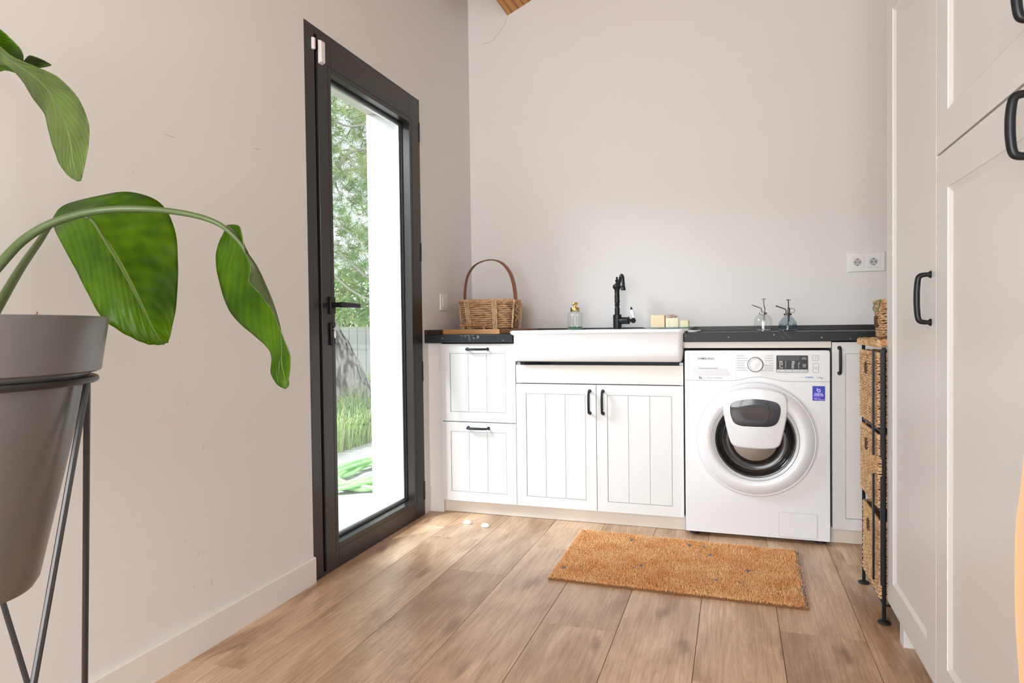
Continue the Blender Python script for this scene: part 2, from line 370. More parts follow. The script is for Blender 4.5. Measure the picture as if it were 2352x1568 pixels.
# floor with planks
fl = MB().box(WX-.12, WXR+.2, YR-.1, YB, -.06, -.016).build('floor', 'floor_base', smooth=False); struct(fl)
PW = .24; x0s = [-.13+PW*i for i in range(11)]
joints = {0: -1.6, 1: -.35, 2: -2.1, 3: -1.75, 4: -1.07, 5: -2.0, 6: -1.29, 7: -.915, 8: -.227, 9: -1.4, 10: -.7}
PL = 1.38
for i, xa in enumerate(x0s):
    xb = xa+PW; a = max(xa, WX); b_ = min(xb, WXR+.1)
    j = joints[i]; ys = sorted([j+PL*k for k in range(-5, 4)])
    for y0, y1 in zip(ys[:-1], ys[1:]):
        y0c, y1c = max(y0, YR), min(y1, YB)
        if y1c-y0c < .02 or b_-a < .02: continue
        g = .0006; dz = random.uniform(-.0003, .0003)
        L0 = [(a+g, y0c+g), (b_-g, y0c+g), (b_-g, y1c-g), (a+g, y1c-g)]
        e = .0008
        L1 = [(a+g+e, y0c+g+e), (b_-g-e, y0c+g+e), (b_-g-e, y1c-g-e), (a+g+e, y1c-g-e)]
        MB().loft([[(p[0], p[1], -.016) for p in L0], [(p[0], p[1], -.0012+dz) for p in L0], [(p[0], p[1], dz-.0001) for p in L1]]).build('plank', 'oak_plank', fl, smooth=False)

# left wall with the door opening (0.27 m thick, plastered outside)
w = MB()
w.box(WX-.255, WX, YR-.1, DY0, -.06, 3.5); w.box(WX-.255, WX, DY1, YB+.2, -.06, 3.5); w.box(WX-.255, WX, DY0, DY1, DZ, 3.5)
wall_left = struct(w.build('wall_left', 'wall', smooth=False))
wb = struct(MB().box(WX, WXR+.1, YB, YB+.2, -.06, 4.6).build('wall_back', 'wall', smooth=False))
struct(MB().box(WXR, WXR+.1, YR-.1, YB, -.06, 4.6).build('wall_right', 'wall', smooth=False))
w = MB(); w.box(WX, .0, YR-.1, YR, -.06, 4.4); w.box(2.4, WXR, YR-.1, YR, -.06, 4.4); w.box(0, 2.4, YR-.1, YR, 2.55, 4.4); w.box(0, 2.4, YR-.1, YR, -.06, .1)
struct(w.build('wall_rear', 'wall', smooth=False))
win = struct(MB().box(0, .06, YR-.08, YR-.02, .1, 2.55).box(2.34, 2.4, YR-.08, YR-.02, .1, 2.55).box(.06, 2.34, YR-.08, YR-.02, 2.49, 2.55).box(.06, 2.34, YR-.08, YR-.02, .1, .16).box(1.17, 1.23, YR-.08, YR-.02, .16, 2.49).build('window_1', 'white_trim', smooth=False))
MB().box(.06, 1.17, YR-.055, YR-.045, .16, 2.49).build('pane', 'pane_glass', win, smooth=False)
MB().box(1.23, 2.34, YR-.055, YR-.045, .16, 2.49).build('pane', 'pane_glass', win, smooth=False)
# sloped ceiling of boards and the beam under it
c = MB(); xa, xb = WX-.26, WXR+.1
c.add([(xa, YR-.1, ceil_z(xa)), (xb, YR-.1, ceil_z(xb)), (xb, YB+.2, ceil_z(xb)), (xa, YB+.2, ceil_z(xa)), (xa, YR-.1, ceil_z(xa)+.1), (xb, YR-.1, ceil_z(xb)+.1), (xb, YB+.2, ceil_z(xb)+.1), (xa, YB+.2, ceil_z(xa)+.1)],
      [(0, 3, 2, 1), (4, 5, 6, 7), (0, 1, 5, 4), (1, 2, 6, 5), (2, 3, 7, 6), (3, 0, 4, 7)])
struct(c.build('ceiling', 'ceiling_paint', smooth=False))
th = math.atan(.44); du = np.array([math.cos(th), 0, math.sin(th)]); dn_ = np.array([-math.sin(th), 0, math.cos(th)])
for xs in (.17, 1.07, 1.97):
    p0 = np.array([xs, 0, 2.774+.44*(xs-.17)]); c4 = [p0, p0+du*.17, p0+du*.17+dn_*.235, p0+dn_*.235]
    bmo = MB().loft([[(p[0], YR+.001, p[2]) for p in c4], [(p[0], YB-.001, p[2]) for p in c4]]).build('ceiling_beam', 'beam_wood', smooth=False, bevel=.003)
    if xs == .17: tag(bmo, 'orange pine ceiling beam meeting the white back wall above the basket', 'beam')
    else: tag(bmo, ('pine ceiling beam over the middle of the room', 'pine ceiling beam over the tall cabinets')[xs > 1.5], 'beam')
# hairline crack below the beam end
cr = [on(x, y, 1, YB-.0002) for x, y in [(1166, 37), (1161, 44), (1162, 52), (1155, 62), (1149, 72), (1145, 78), (1138, 84), (1136, 91), (1131, 95), (1120, 98), (1107, 102)]]
mat('crack_dark', (.5, .42, .35), .9)
MB().tube(cr, .0011, 4).build('hairline_crack', 'crack_dark', wb)
# small scuffs on the left wall
for (x, y, dx, dy) in [(412, 784, 1, 6), (413, 850, 1, 4), (430, 925, 2, 2), (466, 1022, 1, 10), (455, 1268, 2, 8), (425, 1240, 3, 8), (484, 1330, 2, 16), (445, 1345, 2, 7), (305, 395, 3, 2), (378, 308, 22, 8), (583, 341, 14, 3), (480, 1390, 2, 12)]:
    p = [on(x, y, 0, WX+.0002), on(x+dx, y+dy, 0, WX+.0002)]
    MB().tube(p, .0007, 4).build('scuff_mark', 'crack_dark', wall_left)
# baseboard on the left wall
bb = MB().loft([[(WX, YR, 0), (WX+.014, YR, 0), (WX+.014, YR, .092), (WX+.010, YR, .097), (WX, YR, .097)], [(WX, DY0-.004, 0), (WX+.014, DY0-.004, 0), (WX+.014, DY0-.004, .092), (WX+.010, DY0-.004, .097), (WX, DY0-.004, .097)]]).build('baseboard_left', 'white_trim', smooth=False)
struct(bb)
# outside reveal, soffit lining and sill, plastered
XO = WX-.255
tr = MB().box(XO-.012, WX-.0705, DY1-.06, DY1-.0, -.1, 2.037).box(XO-.012, WX-.0705, DY0, DY0+.05, -.1, 2.037).box(XO-.012, WX-.0705, DY0, DY1, 2.037, DZ)
struct(tr.build('trim_1', 'exterior_plaster', smooth=False))
struct(MB().box(XO-.075, WX-.125, DY0+.05, DY1-.06, -.09, .0).build('trim_2', 'sill_stone', smooth=False, bevel=.004))
struct(MB().box(XO-.03, XO-.0005, YR-.1, DY0, -.3, 3.3).box(XO-.03, XO-.0005, DY1, 1.6, -.3, 3.3).box(XO-.03, XO-.0005, DY0, DY1, DZ, 3.3).build('trim_3', 'exterior_plaster', smooth=False))

# ------------------------------------------------------------------ glazed door
door = bpy.data.objects.new('door_1', None); COL.objects.link(door); door.location = (WX, -.51, 0); struct(door)
door['label'] = 'dark brown metal framed glass door to the garden'
XF = WX-.07
f = MB().box(XF, WX+.001, DY0, DY0+.062, .0, DZ).box(XF, WX+.001, DY1-.02, DY1, 0, DZ).box(XF, WX+.001, DY0+.062, DY1-.02, DZ-.03, DZ).box(XF, WX+.001, DY0+.062, DY1-.02, -.015, .013)
f.build('door_frame', 'door_metal', door, smooth=False, bevel=.0015)
S0, S1 = DY0+.074, DY1-.021; G0, G1, GZ0, GZ1 = -.828, -.163, .098, 1.95
XS = WX+.007; XSb = WX-.062
sash = bpy.data.objects.new('sash_tmp', None)
sa = MB().box(XSb, XS, S0, G0, .014, DZ-.032).box(XSb, XS, G1, S1, .014, DZ-.032).box(XSb, XS, G0, G1, GZ1, DZ-.032).box(XSb, XS, G0, G1, .014, GZ0)
bpy.data.objects.remove(sash)
sash = sa.build('sash', 'door_metal', door, smooth=False, bevel=.0015)
# glazing bead step and inner rubber
bd = .012
g = MB()
for (a, b2, z0, z1) in ((G0-.022, G0-.019, GZ0-.02, GZ1+.02), (G1+.019, G1+.022, GZ0-.02, GZ1+.02)): g.box(XS-.0005, XS+.0006, a, b2, z0, z1)
for z in (GZ0-.022, GZ1+.019): g.box(XS-.0005, XS+.0006, G0-.022, G1+.022, z, z+.003)
g.build('bead_line', 'rubber', sash, smooth=False)
XG = WX-.045
g = MB().box(XG-.016, XG+.012, G0, G0+.006, GZ0, GZ1).box(XG-.016, XG+.012, G1-.006, G1, GZ0, GZ1).box(XG-.016, XG+.012, G0, G1, GZ0, GZ0+.006).box(XG-.016, XG+.012, G0, G1, GZ1-.006, GZ1)
g.build('gasket', 'rubber', sash, smooth=False)
mat('spacer_alu', (.7, .72, .74), .4, .7)
g = MB().box(XG-.012, XG+.0, G0+.006, G0+.016, GZ0+.006, GZ1-.006).box(XG-.012, XG, G1-.016, G1-.006, GZ0+.006, GZ1-.006).box(XG-.012, XG, G0+.016, G1-.016, GZ0+.006, GZ0+.016).box(XG-.012, XG, G0+.016, G1-.016, GZ1-.016, GZ1-.006)
g.build('spacer_bar', 'spacer_alu', sash, smooth=False)
MB().box(XG-.0145, XG-.0125, G0+.003, G1-.003, GZ0+.003, GZ1-.003).build('glass_pane', 'pane_glass', sash, smooth=False)
# handle and lock
hy = -.853
MB().loft([[(XS, y, z) for y, z in [(hy-.016, 1.005), (hy+.016, 1.005), (hy+.016, 1.075), (hy-.016, 1.075)]], [(XS+.011, y, z) for y, z in [(hy-.015, 1.006), (hy+.015, 1.006), (hy+.015, 1.074), (hy-.015, 1.074)]]]).build('handle_plate', 'black_metal', sash, bevel=.003)
hd = MB().tube([(XS+.01, hy, 1.042), (XS+.05, hy, 1.042)], .010, 14)
hd.loft([[(XS+.042, hy-.012, 1.031), (XS+.058, hy-.012, 1.031), (XS+.058, hy-.012, 1.053), (XS+.042, hy-.012, 1.053)], [(XS+.044, hy+.125, 1.032), (XS+.057, hy+.125, 1.032), (XS+.057, hy+.125, 1.050), (XS+.044, hy+.125, 1.050)]])
hd.build('door_handle', 'black_metal', sash, bevel=.004)
MB().box(XS, XS+.01, hy-.015, hy+.015, .885, .975).build('lock_plate', 'black_metal', sash, bevel=.004)
ck = MB().tube([(XS+.008, hy, .948), (XS+.017, hy, .948)], .0088, 16); ck.box(XS+.008, XS+.016, hy-.0045, hy+.0045, .912, .945)
ck.build('lock_cylinder', 'chrome', sash, bevel=.001)
for z0, z1 in ((1.88, 1.976), (1.284, 1.376), (.68, .779), (.079, .173)):
    MB().box(WX+.001, WX+.010, DY1-.024, DY1-.013, z0, z1).build('hinge', 'rubber', door, smooth=True, bevel=.002)
ds = MB().loft([[(XS, y, z) for y, z in [(-.912, 1.958), (-.886, 1.958), (-.886, 2.048), (-.912, 2.048)]], [(XS+.016, y, z) for y, z in [(-.912, 1.964), (-.886, 1.964), (-.886, 2.042), (-.912, 2.042)]]]).build('door_sensor', 'sensor_white', bevel=.002)
tag(ds, 'larger white alarm sensor block at the top corner of the glass door', 'sensor')
ds = MB().loft([[(WX+.0012, y, z) for y, z in [(-.945, 2.0), (-.932, 2.0), (-.932, 2.045), (-.945, 2.045)]], [(WX+.013, y, z) for y, z in [(-.944, 2.002), (-.933, 2.002), (-.933, 2.043), (-.944, 2.043)]]]).build('sensor_magnet', 'sensor_white', bevel=.0015)
tag(ds, 'smaller white sensor magnet on the door frame left of the sensor block', 'sensor')

# ------------------------------------------------------------------ base cabinets
ZB, ZT, YD = .0695, .867, .6
def handle_bar(p0, p1, out, parent, r=.0052, label=None, h=.028, foot=.0085):
    """bow handle from p0 to p1 standing out along 'out'"""
    p0, p1, out = [np.array(q, float) for q in (p0, p1, out)]; out = out/np.linalg.norm(out)
    d = (p1-p0); P = [p0, p0+out*h*.35, p0+out*h*.78+d*.02, p0+out*h*.97+d*.09, p0+out*h*1.06+d*.3, p0+out*h*1.08+d*.5, p0+out*h*1.06+d*.7, p0+out*h*.97+d*.91, p0+out*h*.78+d*.98, p1+out*h*.35, p1]
    P = catmull(P, 4); k = len(P)
    R = [r*(.72+.42*math.sin(PI*i/(k-1))**.8) for i in range(k)]
    m_ = MB().tube(P, R, 16)
    for q in (p0, p1): m_.tube([q, q+out*.0022, q+out*.006, q+out*.009], [foot, foot, foot*.62, r*.8], 14)
    return m_.build('handle', 'black_metal', parent, label=label)
def plank_front(name, x0, x1, z0, z1, cols, parent, m='cabinet_white', fw=.05, y=0., rail=.047):
    g = .0013; x0 += g; x1 -= g; z0 += g; z1 -= g
    b = MB().box(x0, x1, y+.008, y+.019, z0, z1).box(x0, x0+fw, y, y+.008, z0, z1).box(x1-fw, x1, y, y+.008, z0, z1).box(x0+fw, x1-fw, y, y+.008, z1-rail, z1).box(x0+fw, x1-fw, y, y+.008, z0, z0+rail)
    d = b.build(name, m, parent, smooth=False)
    a, c = x0+fw+.0015, x1-fw-.0015; wd = (c-a)/cols
    for i in range(cols):
        e = .0022; X0, X1, Z0, Z1 = a+wd*i+.0004, a+wd*(i+1)-.0004, z0+rail+.0012, z1-rail-.0012
        MB().loft([[(X0, y+.008, Z0), (X1, y+.008, Z0), (X1, y+.008, Z1), (X0, y+.008, Z1)], [(X0, y+.0032, Z0), (X1, y+.0032, Z0), (X1, y+.0032, Z1), (X0, y+.0032, Z1)],
                   [(X0+e, y+.0012, Z0+e), (X1-e, y+.0012, Z0+e), (X1-e, y+.0012, Z1-e), (X0+e, y+.0012, Z1-e)]]).build('panel_board', m, d, smooth=False)
    return d
cab0 = cab = thing('drawer_cabinet', (.2, .3, .07), 'white base cabinet with two drawers at the left end of the worktop', 'cabinet')
MB().box(.002, .398, .021, YD, .0695, .866).build('carcass', 'cabinet_white', cab, smooth=False)
for z0, z1 in ((.474, ZT), (ZB, .472)):
    d = plank_front('drawer', 0, .402, z0, z1, 3, cab)
    handle_bar((.148, 0, z1-.028), (.256, 0, z1-.028), (0, -1, 0), d)
cab = thing('sink_cabinet', (.8, .3, .07), 'white double door base cabinet under the ceramic sink', 'cabinet')
c_ = MB().box(.404, .42, .021, YD, .07, .775).box(1.183, 1.199, .021, YD, .07, .775).box(.42, 1.183, .021, YD, .07, .09).box(.42, 1.183, YD-.01, YD, .09, .775)
c_.build('carcass', 'cabinet_white', cab, smooth=False)
MB().box(.404, 1.201, .001, .019, .674, .762).build('front_panel', 'cabinet_cream', cab, smooth=False, bevel=.001)
for i, (xa, xb) in enumerate(((.402, .801), (.801, 1.202))):
    d = plank_front('door', xa, xb, ZB, .671, 3, cab)
    hx = .770 if i == 0 else .833
    handle_bar((hx, 0, .64), (hx, 0, .535), (0, -1, 0), d)
# dark screw hole and bracket in the slot under the sink
for a_, b_ in ((.425, .447), (1.175, 1.18)): MB().box(a_, b_, .01, .02, .765, .776).build('sink_bracket', 'rubber', cab, smooth=False)
cab = thing('end_cabinet', (2.1, .3, .07), 'white base cabinet right of the washing machine behind the woven baskets', 'cabinet')
MB().box(1.815, 2.45, .021, YD, .07, .866).build('carcass', 'cabinet_white', cab, smooth=False)
d = plank_front('door', 1.8125, 2.41, ZB, ZT, 4, cab)
handle_bar((1.842, 0, .842), (1.842, 0, .735), (0, -1, 0), d)
# filler parts
MB().box(WX+.0005, -.002, .021, .045, .0, .8695).build('filler_panel', 'wall', cab0, smooth=False, label='cream filler strip against the left wall')
tag(MB().box(1.204, 1.811, .003, .02, .842, .870).build('filler_rail', 'plinth_white', smooth=False, bevel=.001), 'beige rail under the worktop above the washing machine', 'panel')
tag(MB().box(-.05, 1.203, .046, .062, .001, .068).build('plinth_board', 'plinth_white', smooth=False), 'long beige plinth board under the drawer and sink cabinets', 'plinth')
tag(MB().box(1.8125, 2.42, .046, .062, .001, .068).build('plinth_board', 'plinth_white', smooth=False), 'short beige plinth board under the end cabinet right of the washer', 'plinth')
# dark back of the washer niche
# worktop, upstands
SX0, SX1 = .398, 1.203
wt = MB().box(WX+.0005, SX0-.004, -.018, YB-.001, .8715, .912).box(SX1+.004, WXR-.001, -.018, YB-.001, .8715, .912).box(SX0-.004, SX1+.004, .545, YB-.001, .8715, .912)
tag(wt.build('worktop', 'worktop_black', smooth=False, bevel=.0012), 'black laminate worktop with thin white veins along the back wall', 'worktop')
tag(MB().box(WX+.0005, WXR-.001, YB-.014, YB-.0005, .9125, .938).build('upstand_strip', 'upstand_black', smooth=False, bevel=.001), 'long black sealing strip where the worktop meets the back wall', 'trim strip')
tag(MB().box(WX+.0005, WX+.0135, -.018, YB-.015, .9125, .938).build('upstand_strip', 'upstand_black', smooth=False, bevel=.001), 'short black sealing strip where the worktop meets the left wall', 'trim strip')

# ------------------------------------------------------------------ sink
sk = thing('apron_sink', (.8, .25, .78), 'white ceramic apron front sink set into the black worktop', 'sink')
zr = .930
b = MB()
def R(x0, x1, y0, y1, r, z): return rrect(x0, x1, y0, y1, r, z, 6)
YS0, YS1 = -.046, .5
loops = [R(.43, 1.17, YS0+.04, YS1-.02, .02, .7795), R(.408, 1.193, YS0+.012, YS1-.004, .02, .781), R(.406, 1.199, YS0+.004, YS1, .022, .790), R(.4035, 1.203, YS0, YS1+.002, .024, .83), R(.4035, 1.205, YS0-.001, YS1+.003, .024, .905),
         R(.390, 1.211, YS0-.006, YS1+.008, .026, .9125), R(.386, 1.215, YS0-.010, YS1+.012, .028, .920), R(.389, 1.212, YS0-.008, YS1+.010, .028, .927), R(.396, 1.205, YS0-.002, YS1+.005, .028, .930),
         R(.418, 1.183, YS0+.022, YS1-.075, .03, .929), R(.425, 1.176, YS0+.03, YS1-.083, .035, .922), R(.43, 1.17, YS0+.035, YS1-.09, .04, .82), R(.45, 1.15, YS0+.05, YS1-.11, .05, .80)]
b.loft(loops); b.build('basin', 'ceramic', sk, ang=50)
MB().lathe([(.0, .0), (.035, .0), (.04, .003), (.03, .004), (.0, .002)], (.8, .2, .8001)).build('drain', 'chrome', sk)
# right hand drainer lip behind
dl = tag(MB().loft([R(1.217, 1.262, .03, .50, .02, .9128), R(1.217, 1.265, .027, .503, .02, .919), R(1.217, 1.262, .03, .50, .02, .922)]).build('sink_ledge', 'ceramic', None), 'white ceramic ledge along the right side of the apron sink', 'ledge')

# ------------------------------------------------------------------ faucet
FX, FY = .826, .47
fa = thing('faucet', (FX, FY, zr), 'black period style faucet with a white porcelain lever behind the sink', 'faucet')
z = zr+.0005
MB().lathe([(.026, 0), (.026, .002), (.0225, .004), (.0225, .075), (.021, .077), (.014, .078)], (FX, FY, z)).build('base', 'black_metal', fa)
pr_ = [(.0135, .078), (.0135, .10), (.0145, .108), (.0118, .116), (.0118, .124), (.0150, .129), (.0118, .134), (.0118, .138), (.0145, .142), (.0135, .16), (.0142, .178), (.0125, .186), (.0135, .205), (.0145, .211), (.021, .218), (.0235, .226), (.021, .235), (.012, .242), (.0065, .246), (.0062, .249), (.0098, .255), (.0102, .259), (.006, .265), (.0045, .268), (.0065, .273), (.0045, .278), (.0, .2795)]
MB().lathe(pr_, (FX, FY, z), n=24).build('column', 'black_metal', fa)
dirv = np.array([.38, -1, 0]); dirv /= np.linalg.norm(dirv)
def fp(s, h): return np.array([FX, FY, z])+dirv*s+np.array([0, 0, h])
sp_ = catmull([fp(.015, .226), fp(.05, .235), fp(.085, .262), fp(.115, .278), (fp(.145, .268)), fp(.158, .235), fp(.16, .215)], 6)
s_ = MB().tube(sp_, [.0085]*len(sp_), 12); s_.lathe([(.0, 0), (.0115, 0), (.0125, .006), (.0115, .01), (.0105, .014), (.0115, .017), (.009, .022), (.0, .022)], tuple(fp(.16, .198)), n=20)
s_.build('spout', 'black_metal', fa)
lx = np.array([1, -.25, 0]); lx /= np.linalg.norm(lx); c0 = np.array([FX, FY, z+.044])
l_ = MB().tube([c0+lx*.014, c0+lx*.02, c0+lx*.062, c0+lx*.066], [.017, .0185, .0185, .0205], 20)
l_.tube([c0+lx*.066, c0+lx*.07, c0+lx*.078, c0+lx*.084, c0+lx*.092, c0+lx*.099, c0+lx*.104], [.019, .009, .007, .013, .0155, .012, .004], 18)
l_.build('lever_hub', 'black_metal', fa)
k0 = c0+lx*.093
MB().tube([k0+(-.001, 0, .012), k0+(-.003, 0, .028), k0+(-.006, 0, .042), k0+(-.009, 0, .052), k0+(-.0105, 0, .058)], [.005, .0085, .0125, .0115, .006], 16).build('porcelain_lever', 'ceramic', fa, label='white porcelain lever')
MB().tube([k0+(-.0105, 0, .058), k0+(-.0115, 0, .063), k0+(-.013, 0, .068), k0+(-.0135, 0, .074)], [.0075, .0065, .0035, .001], 12).build('lever_tip', 'black_metal', fa)

# ------------------------------------------------------------------ soap dispenser
DX, DYy = .606, .42
sd_ = thing('soap_dispenser', (DX, DYy, zr), 'ribbed clear glass soap dispenser with a gold pump left of the faucet', 'dispenser')
z = zr+.0005
def ribbed(r, h, cx, cy, z0, nr, amp, n=96):
    return [(cx+(r*(1+amp*math.cos(nr*2*PI*j/n)))*math.cos(2*PI*j/n), cy+(r*(1+amp*math.cos(nr*2*PI*j/n)))*math.sin(2*PI*j/n), z0+h) for j in range(n)]
b = MB(); lp = []
for r_, h_, a_ in [(.030, 0, 0), (.038, .002, .0), (.040, .006, .02), (.040, .02, .03)]+[(.0385+(.002 if i % 2 else 0), .024+.0065*i, .03) for i in range(9)]+[(.0395, .083, .02), (.036, .090, .0), (.028, .0945, 0), (.0225, .097, 0), (.0225, .1, 0)]: lp.append(ribbed(r_, h_, DX, DYy, z, 24, a_))
b.loft(lp, True, False); b.build('bottle', 'bottle_glass', sd_)
MB().lathe([(.0, .0), (.0345, .0), (.0355, .003), (.0355, .012), (.0, .012)], (DX, DYy, z+.003)).build('soap_liquid', 'liquid_green', sd_)
MB().lathe([(.003, .02), (.003, .1)], (DX, DYy, z)).build('dip_tube', 'plastic_white', sd_)
MB().lathe([(.0, .097), (.0245, .097), (.0255, .0985), (.0255, .117), (.0245, .1185), (.010, .119), (.0095, .12), (.0095, .133), (.0, .133)], (DX, DYy, z)).build('collar', 'gold', sd_)
m_ = MB().lathe([(.0, .132), (.0148, .132), (.0158, .1335), (.0158, .1445), (.0148, .146), (.0, .146)], (DX, DYy, z)); m_.box(DX-.005, DX+.005, DYy-.04, DYy-.008, z+.134, z+.142)
m_.build('pump_head', 'gold', sd_, bevel=.0006)

# ------------------------------------------------------------------ soaps on a glass dish
SY = .40
dish = MB().loft([R(1.0, 1.21, SY-.055, SY+.055, .02, zr+.0008), R(.985, 1.225, SY-.065, SY+.065, .025, zr+.004), R(.978, 1.23, SY-.07, SY+.07, .028, zr+.0075), R(.982, 1.226, SY-.066, SY+.066, .026, zr+.008), R(1.0, 1.21, SY-.055, SY+.055, .02, zr+.0035)])
dish = tag(dish.build('glass_dish', 'dish_glass'), 'pale green glass dish under the soap blocks on the sink ledge', 'dish')
zd = zr+.0042
def soap(x0, x1, y0, y1, h, m, label, stamp, rot=0, taper=0):
    cx, cy = (x0+x1)/2, (y0+y1)/2; w_, d_ = (x1-x0)/2, (y1-y0)/2
    t = thing('soap_block', (cx, cy, zd), label, 'soap', None)
    ca, sa_ = math.cos(rot), math.sin(rot)
    def T(px, py, pz): return (cx+px*ca-py*sa_, cy+px*sa_+py*ca, zd+pz)
    k = 1-taper
    MB().loft([[T(*p, 0) for p in ((-w_, -d_), (w_, -d_), (w_, d_), (-w_, d_))], [T(*p, h) for p in ((-w_*k, -d_), (w_*k, -d_), (w_*k, d_), (-w_*k, d_))]]).build('bar', m, t, bevel=.004, seg=3)
    if stamp == 'square':
        a = w_*.72; hh = h*.08; q = MB()
        for i in range(5):
            zz = h*(.14+.13*i); q.loft([[T(-a, -d_-.0006, zz), T(a, -d_-.0006, zz), T(a, -d_-.0006, zz+h*.06), T(-a, -d_-.0006, zz+h*.06)], [T(-a, -d_+.001, zz), T(a, -d_+.001, zz), T(a, -d_+.001, zz+h*.06), T(-a, -d_+.001, zz+h*.06)]])
        q.build('stamp', m, t)
    if stamp == 'round':
        q = MB(); pts = [T(w_*.62*math.cos(v), -d_, h*.45+w_*.62*math.sin(v)) for v in [2*PI*i/28 for i in range(28)]]
        q.tube(pts, .0016, 6, closed=True); q.build('stamp', m, t)
    return t
soap(1.014, 1.083, SY-.02, SY+.045, .066, 'soap_tan', 'largest tan soap block stamped on its face, left on the dish', 'square')
soap(1.088, 1.151, SY-.03, SY+.03, .049, 'soap_cream', 'cream soap cube with a round stamp in the middle of the dish', 'round', rot=.08)
soap(1.158, 1.204, SY-.022, SY+.03, .037, 'soap_green', 'smallest pale green soap block at the right end of the dish', None, taper=.08)
# dried flower on the soap
fw_ = thing('dried_flower', (1.122, SY, zd+.0525), 'dried brown flower head lying on the cream soap cube', 'flower')
random.seed(9)
MB().lathe([(0, -.002), (.018, -.001), (.022, .002), (.016, .007), (0, .009)], (1.122, SY, zd+.0525), n=18).build('calyx', 'flower_brown', fw_)
b = MB()
for i in range(46):
    a = random.uniform(0, 2*PI); el = random.uniform(.0, 1.3); L = random.uniform(.012, .026); o = np.array([1.122+random.uniform(-.012, .012), SY+random.uniform(-.01, .01), zd+.0565])
    d_ = np.array([math.cos(a)*math.cos(el), math.sin(a)*math.cos(el), math.sin(el)*.8]); s_ = np.cross(d_, (0, 0, 1)); s_ /= np.linalg.norm(s_)+1e-9; wd = .004
    b.add([o, o+d_*L*.5+s_*wd, o+d_*L, o+d_*L*.5-s_*wd, o+d_*L*.5+(0, 0, .002)], [(0, 1, 4), (1, 2, 4), (2, 3, 4), (3, 0, 4)])
b.build('petal_cluster', 'flower_brown', fw_, smooth=False)['kind'] = 'stuff'

# ------------------------------------------------------------------ two plant misters
def mister(cx, cy, kind):
    z = .9128
    if kind == 0: t = thing('plant_mister', (cx, cy, .912), 'round clear glass plant mister with a silver pump, the left of two', 'mister', 'glass plant misters')
    else: t = thing('plant_mister', (cx, cy, .912), 'smoky blue embossed glass plant mister with a dark bronze pump, the right of two', 'mister', 'glass plant misters')
    pm = ('silver_pump', 'dark_bronze')[kind]; gm = ('bottle_glass', 'bottle_blue')[kind]
    if kind == 0:
        MB().lathe([(.0, 0), (.036, 0), (.038, .002), (.0385, .03), (.0395, .042), (.038, .055), (.033, .067), (.023, .075), (.0125, .079), (.0115, .085)], (cx, cy, z), caps=False).build('bottle', gm, t)
        MB().lathe([(.0, 0.001), (.036, .001), (.0355, .006), (.02, .009), (0, .010)], (cx, cy, z)).build('glass_base', 'bottle_glass', t)
    else:
        MB().lathe([(.0, 0), (.037, 0), (.0385, .003), (.0375, .008), (.0375, .034), (.0385, .037), (.037, .041), (.026, .057), (.0125, .070), (.0115, .078)], (cx, cy, z), caps=False).build('bottle', gm, t)
        b = MB()
        for k in range(8):
            a = 2*PI*k/8
            for rr_ in (.006, .0105): 
                pts = []
                for i in range(20):
                    u = rr_*math.cos(2*PI*i/20); v_ = rr_*math.sin(2*PI*i/20); aa = a+u/.0385
                    pts.append((cx+.0380*math.cos(aa), cy+.0380*math.sin(aa), z+.022+v_))
                b.tube(pts, .0012, 5, closed=True)
        b.build('embossing', gm, t)
        MB().lathe([(.0, .001), (.0365, .001), (.0375, .004), (.03, .008), (0, .008)], (cx, cy, z)).build('glass_base', gm, t)
    h = .080 if kind == 0 else .073
    MB().lathe([(.0, 0), (.0165, 0), (.0175, .001), (.0175, .006), (.0165, .008), (.0, .008)], (cx, cy, z+h), n=12).build('cap', pm, t)
    MB().lathe([(.0035, -.03), (.0045, .0), (.0055, .008), (.0055, .033), (.004, .036)], (cx+.004, cy, z+h), n=14).build('pump_barrel', pm, t)
    b = MB().tube([(cx+.004, cy, z+h+.03), (cx+.003, cy, z+h+.069)], .0022, 8); b.lathe([(0, .068), (.011, .0685), (.0095, .071), (0, .0725)], (cx+.003, cy, z+h), n=20)
    b.build('plunger', pm, t)
    sp_ = catmull([(cx-.007, cy, z+h+.005), (cx-.007, cy, z+h+.02), (cx-.011, cy, z+h+.028), (cx-.03, cy, z+h+.036), (cx-.045, cy, z+h+.042)], 4)
    b = MB().tube(sp_, .0024, 8); b.tube([sp_[-1]-(.0, 0, .0), np.array(sp_[-1])+(-.006, 0, .0025)], .0035, 10); b.build('nozzle', pm, t)
    MB().tube([(cx+.019+.0105*math.cos(a), cy, z+h+.021+.0105*math.sin(a)) for a in [2*PI*i/24 for i in range(24)]], .0012, 6, closed=True).build('finger_ring', pm, t)
    MB().tube([(cx+.001, cy, z+.012), (cx+.003, cy, z+h)], .0016, 6).build('dip_tube', pm, t)
mister(1.549, .21, 0); mister(1.655, .21, 1)

